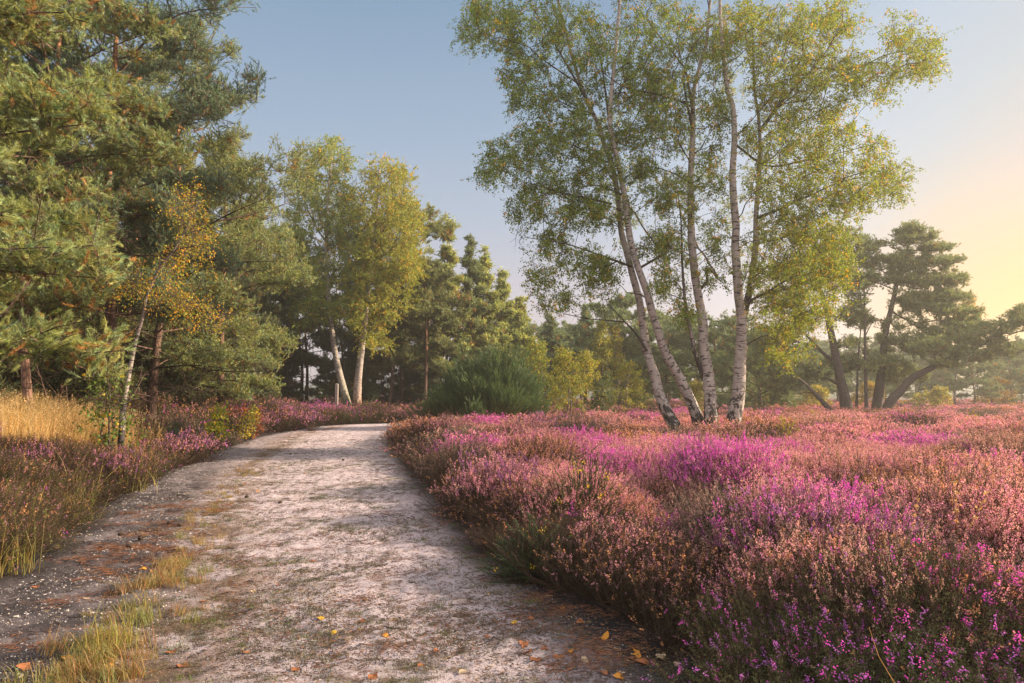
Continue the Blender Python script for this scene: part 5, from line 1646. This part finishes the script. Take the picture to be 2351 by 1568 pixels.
tp = on_path(262, 1500)
grass_thing('grass_tuft', 'tallest yellow-green grass tuft in the strip along the path', 'grass tuft', grass_mesh('grass_tuft', 740, 70, 0.36, 0.16, (0.27, 0.27, 0.055), 0.0035, 0.8, 0, (0.38, 0.30, 0.06)), (tp[0], tp[1], path_z(tp[0], tp[1])), (1, 1, 1), 0)
for i, (u, v, yy, hgt, lb) in enumerate([(2110, 1125, 5.0, 1.15, 'straight dry grass stalk left of the three on the sunlit bank'), (2195, 1110, 5.0, 1.2, 'straight dry grass stalk in the middle of the three on the sunlit bank'), (2265, 1135, 4.9, 1.1, 'bent dry grass stalk with a feathery head, right of the three'), (1995, 1440, 3.1, 0.62, 'pale dry stalk slanting across the shaded front of the bank')]):
    rs = np.random.default_rng(760 + i)
    tpt = P(u, v, yy)
    ft = np.array([tpt[0] - [0.08, -0.05, 0.35, 0.25][i], yy, gz(tpt[0], yy)])
    if i == 3:
        ft = P(2075, 1600, 3.0)
    m = MB()
    q = catmull([ft, 0.5 * (ft + tpt) + np.array([-0.03, 0, 0.02]), tpt], 0.06)
    tube(m, q, taper(len(q), 0.0028, 0.0012), 5, (0.55, 0.33, 0.12))
    if i != 3:
        hp = np.repeat(q[-5:], 7, 0) + rs.normal(size=(35, 3)) * 0.008
        leaves(m, hp, 0.02, vary((0.60, 0.36, 0.15), len(hp), rs, 0.2, 0.1), rs, -0.6)
    o = m.build('grass_stalk', M_GRASS, None, tuple(ft))
    tag(o, lb, 'grass stalk')

# ---------------------------------------------------------------- litter on the path
def litter_mesh(name, seed, n, spread, col, L, w):
    rng = np.random.default_rng(seed)
    m = MB()
    p = np.stack([rng.normal(size=n) * spread, rng.normal(size=n) * spread * 0.5, rng.uniform(0.002, 0.014, n)], 1)
    a = rng.normal(size=n) * 0.8
    d = np.stack([np.cos(a), np.sin(a), rng.normal(size=n) * 0.08], 1)
    l = L * rng.uniform(0.5, 1.2, n)
    sticks(m, p - d * l[:, None] / 2, p + d * l[:, None] / 2, w, w * 0.6, vary(col, n, rng, 0.35, 0.12), 3)
    return m.mesh(name, M_DRY)


LIT = [litter_mesh('litter', 800, 60, 0.14, (0.26, 0.112, 0.058), 0.075, 0.0016), litter_mesh('litter', 801, 40, 0.10, (0.20, 0.085, 0.045), 0.07, 0.0018), litter_mesh('litter', 802, 16, 0.10, (0.06, 0.042, 0.035), 0.09, 0.003), litter_mesh('litter', 803, 14, 0.16, (0.40, 0.25, 0.12), 0.06, 0.0014),
       litter_mesh('litter', 804, 46, 0.22, (0.09, 0.06, 0.045), 0.022, 0.0030), litter_mesh('litter', 805, 40, 0.22, (0.22, 0.11, 0.06), 0.022, 0.0028)]
Ps, Is = [], []


def add_litter(n, fu, kinds, spread=0.0):
    for _ in range(n):
        u, v = fu()
        q = on_path(u, v)
        Ps.append((q[0], q[1], float(path_z(q[0], q[1]))))
        Is.append(kinds[rngh.integers(0, len(kinds))])


G2 = lambda u, v, su_, sv_: (lambda: (u + rngh.normal() * su_, v + rngh.normal() * sv_))
add_litter(62, G2(330, 1275, 72, 20), [0, 0, 1, 2])
add_litter(24, G2(370, 1215, 80, 14), [0, 1, 3])
add_litter(24, G2(430, 1170, 70, 12), [0, 1])
add_litter(70, lambda: ((lambda v: (np.interp(v, [1000, 1100, 1200, 1300, 1400, 1568], [905, 985, 1075, 1190, 1330, 1560]) + rngh.normal() * 45 - 20, v))(rngh.uniform(1010, 1568))), [1, 2, 1, 3])
add_litter(26, G2(1250, 1400, 60, 30), [1, 2])
add_litter(20, G2(1350, 1510, 90, 25), [1, 0, 2])
add_litter(700, lambda: (lambda v: (rngh.uniform(np.interp(v, [1000, 1568], [640, 420]), np.interp(v, [1000, 1568], [890, 1500])), v))(1568 - 590 * rngh.uniform(0, 1) ** 0.9), [4, 4, 4, 5, 4, 4, 4, 3, 1])
add_litter(60, lambda: (lambda v: (rngh.uniform(np.interp(v, [1000, 1300, 1568], [590, 120, -60]), np.interp(v, [1000, 1300, 1568], [650, 430, 330])), v))(1568 - 540 * rngh.uniform(0, 1) ** 0.8), [0, 1, 2, 3])
n = len(Ps)
sc = rngh.uniform(0.6, 1.2, n)
scatter('litter', 'brown pine needles and twigs strewn over the path', 'litter', np.array(Ps), np.stack([np.zeros(n), np.zeros(n), rngh.normal(size=n) * 0.5], 1), np.stack([sc, sc, sc], 1), Is, LIT, M_DRY)


def pebble_mesh(seed, col):
    rng = np.random.default_rng(seed)
    import bmesh
    bm = bmesh.new()
    bmesh.ops.create_icosphere(bm, subdivisions=1, radius=1.0)
    V = np.array([v.co[:] for v in bm.verts]) * (1 + rng.normal(size=(len(bm.verts), 1)) * 0.16) * np.array([1, 0.75, 0.5])
    Fc = np.array([[v.index for v in f.verts] for f in bm.faces])
    bm.free()
    m = MB()
    m.add(V, Fc, col)
    return m.mesh('pebble', M_STONE)


PEB = [pebble_mesh(820 + i, c) for i, c in enumerate([(0.36, 0.325, 0.315), (0.24, 0.215, 0.22), (0.40, 0.34, 0.28), (0.19, 0.17, 0.17)])]
n = 60000
yy = 3.2 * (26 / 3.2) ** (rngh.uniform(0, 1, n) ** 1.25)
l, r = edges(yy)
tt = np.where(rngh.uniform(0, 1, n) < 0.22, rngh.uniform(0.0, 0.36, n), rngh.uniform(0.0, 1.0, n))
xx = l + (r - l) * tt
kk_ = fbm(xx * 1.8, yy * 1.8, 171, 3) > rngh.uniform(0.25, 0.7, n)
xx, yy, tt = xx[kk_], yy[kk_], tt[kk_]
n = len(xx)
sc = 0.0026 * (1 + 3.2 * rngh.uniform(0, 1, n) ** 9) * np.where(tt < 0.36, 1.3, 0.85) * np.interp(yy, [3, 22], [1, 2.2])
scatter('gravel', 'pale flint chips scattered on the dark left track', 'gravel', np.stack([xx, yy, path_z(xx, yy) - sc * 0.05], 1), euler_pts(n, rngh, 0.4), np.stack([sc, sc, sc], 1), rngh.choice([0, 0, 1, 2, 3, 1], n), PEB, M_STONE)


def fallen_leaf_mesh(seed, col, s):
    rng = np.random.default_rng(seed)
    m = MB()
    k = 9
    a = np.linspace(0, 2 * math.pi, k, endpoint=False)
    r = s * (0.42 + 0.16 * np.cos(a) + 0.05 * rng.normal(size=k)) * (1 + 0.25 * (np.abs(np.sin(a)) > 0.8))
    V = np.stack([r * np.cos(a) * 1.2, r * np.sin(a), 0.10 * s * np.cos(2 * a + 1) + 0.004 + rng.normal(size=k) * 0.05 * s], 1)
    V = np.vstack([[0, 0, 0.006 + 0.12 * s * rng.uniform(-0.5, 1)], V])
    V[:, 2] -= V[:, 2].min() - 0.002
    Fc = np.array([[0, 1 + i, 1 + (i + 1) % k] for i in range(k)])
    c = vary(col, k + 1, rng, 0.12, 0.05)
    m.add(V, Fc, c)
    tube(m, [V[1], V[1] + np.array([s * 0.35, 0.0, 0.004])], [0.0012, 0.0008], 4, np.asarray(col) * 0.7)
    return m.mesh('fallen_leaf', M_DRY)


LEAFK = [('orange', (0.54, 0.23, 0.035)), ('rust-brown', (0.30, 0.115, 0.05)), ('pale tan', (0.46, 0.34, 0.23)), ('yellow', (0.58, 0.36, 0.04))]
spots = [(1475, 1530, 1, 0.06), (1420, 1545, 2, 0.05), (1310, 1500, 0, 0.04), (1388, 1478, 0, 0.055), (1455, 1500, 0, 0.055), (1460, 1514, 0, 0.06), (1470, 1520, 1, 0.06), (1118, 1373, 3, 0.035), (1345, 1520, 2, 0.04), (1200, 1490, 1, 0.05), (1215, 1505, 1, 0.06), (1232, 1520, 1, 0.055), (1250, 1502, 1, 0.05), (1285, 1512, 1, 0.055),
         (1520, 1520, 2, 0.05), (1560, 1535, 2, 0.045), (1225, 1430, 1, 0.05), (1330, 1432, 1, 0.05), (1455, 1400, 2, 0.045), (1290, 1398, 0, 0.045), (1395, 1390, 1, 0.05), (735, 1428, 3, 0.04), (768, 1462, 3, 0.035), (885, 1470, 0, 0.035), (830, 1425, 1, 0.04), (860, 1560, 1, 0.05), (1000, 1500, 1, 0.035), (905, 1428, 2, 0.04),
         (300, 1490, 2, 0.06), (150, 1523, 0, 0.06), (60, 1540, 1, 0.06), (420, 1530, 1, 0.06), (250, 1540, 0, 0.05), (85, 1350, 1, 0.05), (200, 1380, 2, 0.04), (328, 1308, 0, 0.05), (350, 1312, 0, 0.045), (225, 1265, 1, 0.05), (360, 1252, 1, 0.035), (500, 1280, 1, 0.045), (470, 1385, 1, 0.04), (580, 1365, 2, 0.035), (395, 1500, 1, 0.05), (560, 1505, 1, 0.045), (680, 1545, 1, 0.04),
         (1180, 1440, 3, 0.035), (1150, 1290, 1, 0.05), (1105, 1262, 1, 0.05), (1210, 1330, 1, 0.05), (1060, 1200, 1, 0.05), (1010, 1140, 0, 0.05), (1085, 1235, 2, 0.05), (970, 1530, 1, 0.04), (1060, 1556, 2, 0.045), (1120, 1470, 1, 0.035), (640, 1345, 1, 0.04), (720, 1290, 1, 0.04), (590, 1130, 0, 0.05), (640, 1075, 3, 0.05), (700, 1090, 0, 0.05), (560, 1115, 1, 0.06), (1380, 1556, 1, 0.055), (1420, 1560, 0, 0.05)]
LM = [[fallen_leaf_mesh(840 + 10 * i + j, c, 1.0) for j in range(3)] for i, (_, c) in enumerate(LEAFK)]
for i, (u, v, k, s_) in enumerate(spots):
    q = on_path(u, v)
    o = bpy.data.objects.new('fallen_leaf', LM[k][i % 3])
    COL.objects.link(o)
    o.location = (q[0], q[1], float(path_z(q[0], q[1])) + 0.004)
    o.scale = (s_ * 1.2,) * 3
    o.rotation_euler = (rngh.normal() * 0.2, rngh.normal() * 0.2, rngh.uniform(0, 6.28))
    tag(o, 'small fallen birch leaf, %s, lying flat on the path' % LEAFK[k][0], 'leaf', 'fallen %s leaves' % LEAFK[k][0])
# cones and sticks on the track
def cone_mesh():
    m = MB()
    rng = np.random.default_rng(3)
    z = np.linspace(0, 1, 9)
    r = 0.017 * np.sin(np.clip(z * 0.9 + 0.12, 0, 1) * math.pi) ** 0.7
    tube(m, np.stack([z * 0.045, z * 0, z * 0 + 0.016], 1), r, 10, (0.07, 0.045, 0.035))
    for i in range(46):
        t = i / 46
        a = i * 2.4
        rr_ = 0.017 * math.sin(min(1, t * 0.9 + 0.12) * math.pi) ** 0.7
        c0 = np.array([t * 0.045, math.cos(a) * rr_, 0.016 + math.sin(a) * rr_])
        od = np.array([0.25, math.cos(a), math.sin(a)])
        sdv = np.array([0, -math.sin(a), math.cos(a)])
        m.polys(np.array([[c0 - sdv * 0.004, c0 + sdv * 0.004, c0 + od * 0.006 + sdv * 0.003, c0 + od * 0.006 - sdv * 0.003]]), (0.10, 0.065, 0.045))
    return m.mesh('pine_cone', M_DRY)


CM = cone_mesh()
for i, (u, v) in enumerate([(290, 1262), (320, 1247), (283, 1235), (357, 1223), (383, 1208), (413, 1212), (570, 1147), (640, 1160), (665, 1045), (790, 1060)]):
    q = on_path(u, v)
    o = bpy.data.objects.new('pine_cone', CM)
    COL.objects.link(o)
    o.location = (q[0], q[1], float(path_z(q[0], q[1])))
    o.scale = (1.3,) * 3
    o.rotation_euler = (0, 0, i * 1.7)
    tag(o, 'small dark pine cone lying on the path', 'pine cone', 'pine cones on the path')
for i, (u, v, L, a, lb) in enumerate([(568, 1340, 0.16, 0.6, 'short dark stick on the pale sand beside the grass strip'), (575, 1408, 0.18, -0.7, 'forked dark stick lower down beside the grass strip'), (900, 1455, 0.14, 0.5, 'dark stick next to an orange leaf in mid path'), (945, 1340, 0.10, 1.0, 'tiny dark twig in mid path near a moss patch'), (1130, 1475, 0.12, 0.4, 'small dark twig near the shaded side of the path')]):
    q = on_path(u, v)
    m = MB()
    rs = np.random.default_rng(900 + i)
    pz = float(path_z(q[0], q[1])) + 0.012
    d = np.array([math.cos(a), -math.sin(a), 0.0])
    pts = np.array([q * 0 + d * L * t + np.array([0, 0, 0.01 * math.sin(t * 5)]) + rs.normal(size=3) * 0.006 for t in (-0.5, -0.1, 0.2, 0.5)])
    tube(m, catmull(pts, 0.02), 0.006, 6, (0.06, 0.045, 0.045), 0.2, i)
    tube(m, catmull([pts[1], pts[1] + np.array([d[1], -d[0], 0.1]) * L * 0.3], 0.02), 0.004, 5, (0.06, 0.045, 0.045))
    o = m.build('stick', M_WOOD)
    o.location = (q[0], q[1], pz)
    tag(o, lb, 'stick')


# ---------------------------------------------------------------- the haze that the low sun lights up
hb = bpy.data.meshes.new('haze')
x0, x1, y0, y1, z0, z1 = -510, 510, -70, 530, -1.6, 26.0
hb.from_pydata([(x, y, z) for z in (z0, z1) for y in (y0, y1) for x in (x0, x1)], [], [(0, 2, 3, 1), (4, 5, 7, 6), (0, 1, 5, 4), (2, 6, 7, 3), (0, 4, 6, 2), (1, 3, 7, 5)])
hm_, hnt, hout = new_mat('morning_haze')
pv = node(hnt, 'ShaderNodeVolumePrincipled')
pv.inputs['Color'].default_value = (0.98, 0.93, 0.86, 1)
pv.inputs['Density'].default_value = 0.0015
pv.inputs['Anisotropy'].default_value = 0.55
hnt.links.new(pv.outputs[0], hout.inputs['Volume'])
hb.materials.append(hm_)
ho = bpy.data.objects.new('haze', hb)
COL.objects.link(ho)
tag(ho, 'thin warm morning haze over the heath', 'haze', kind='stuff')

# @@NEXT
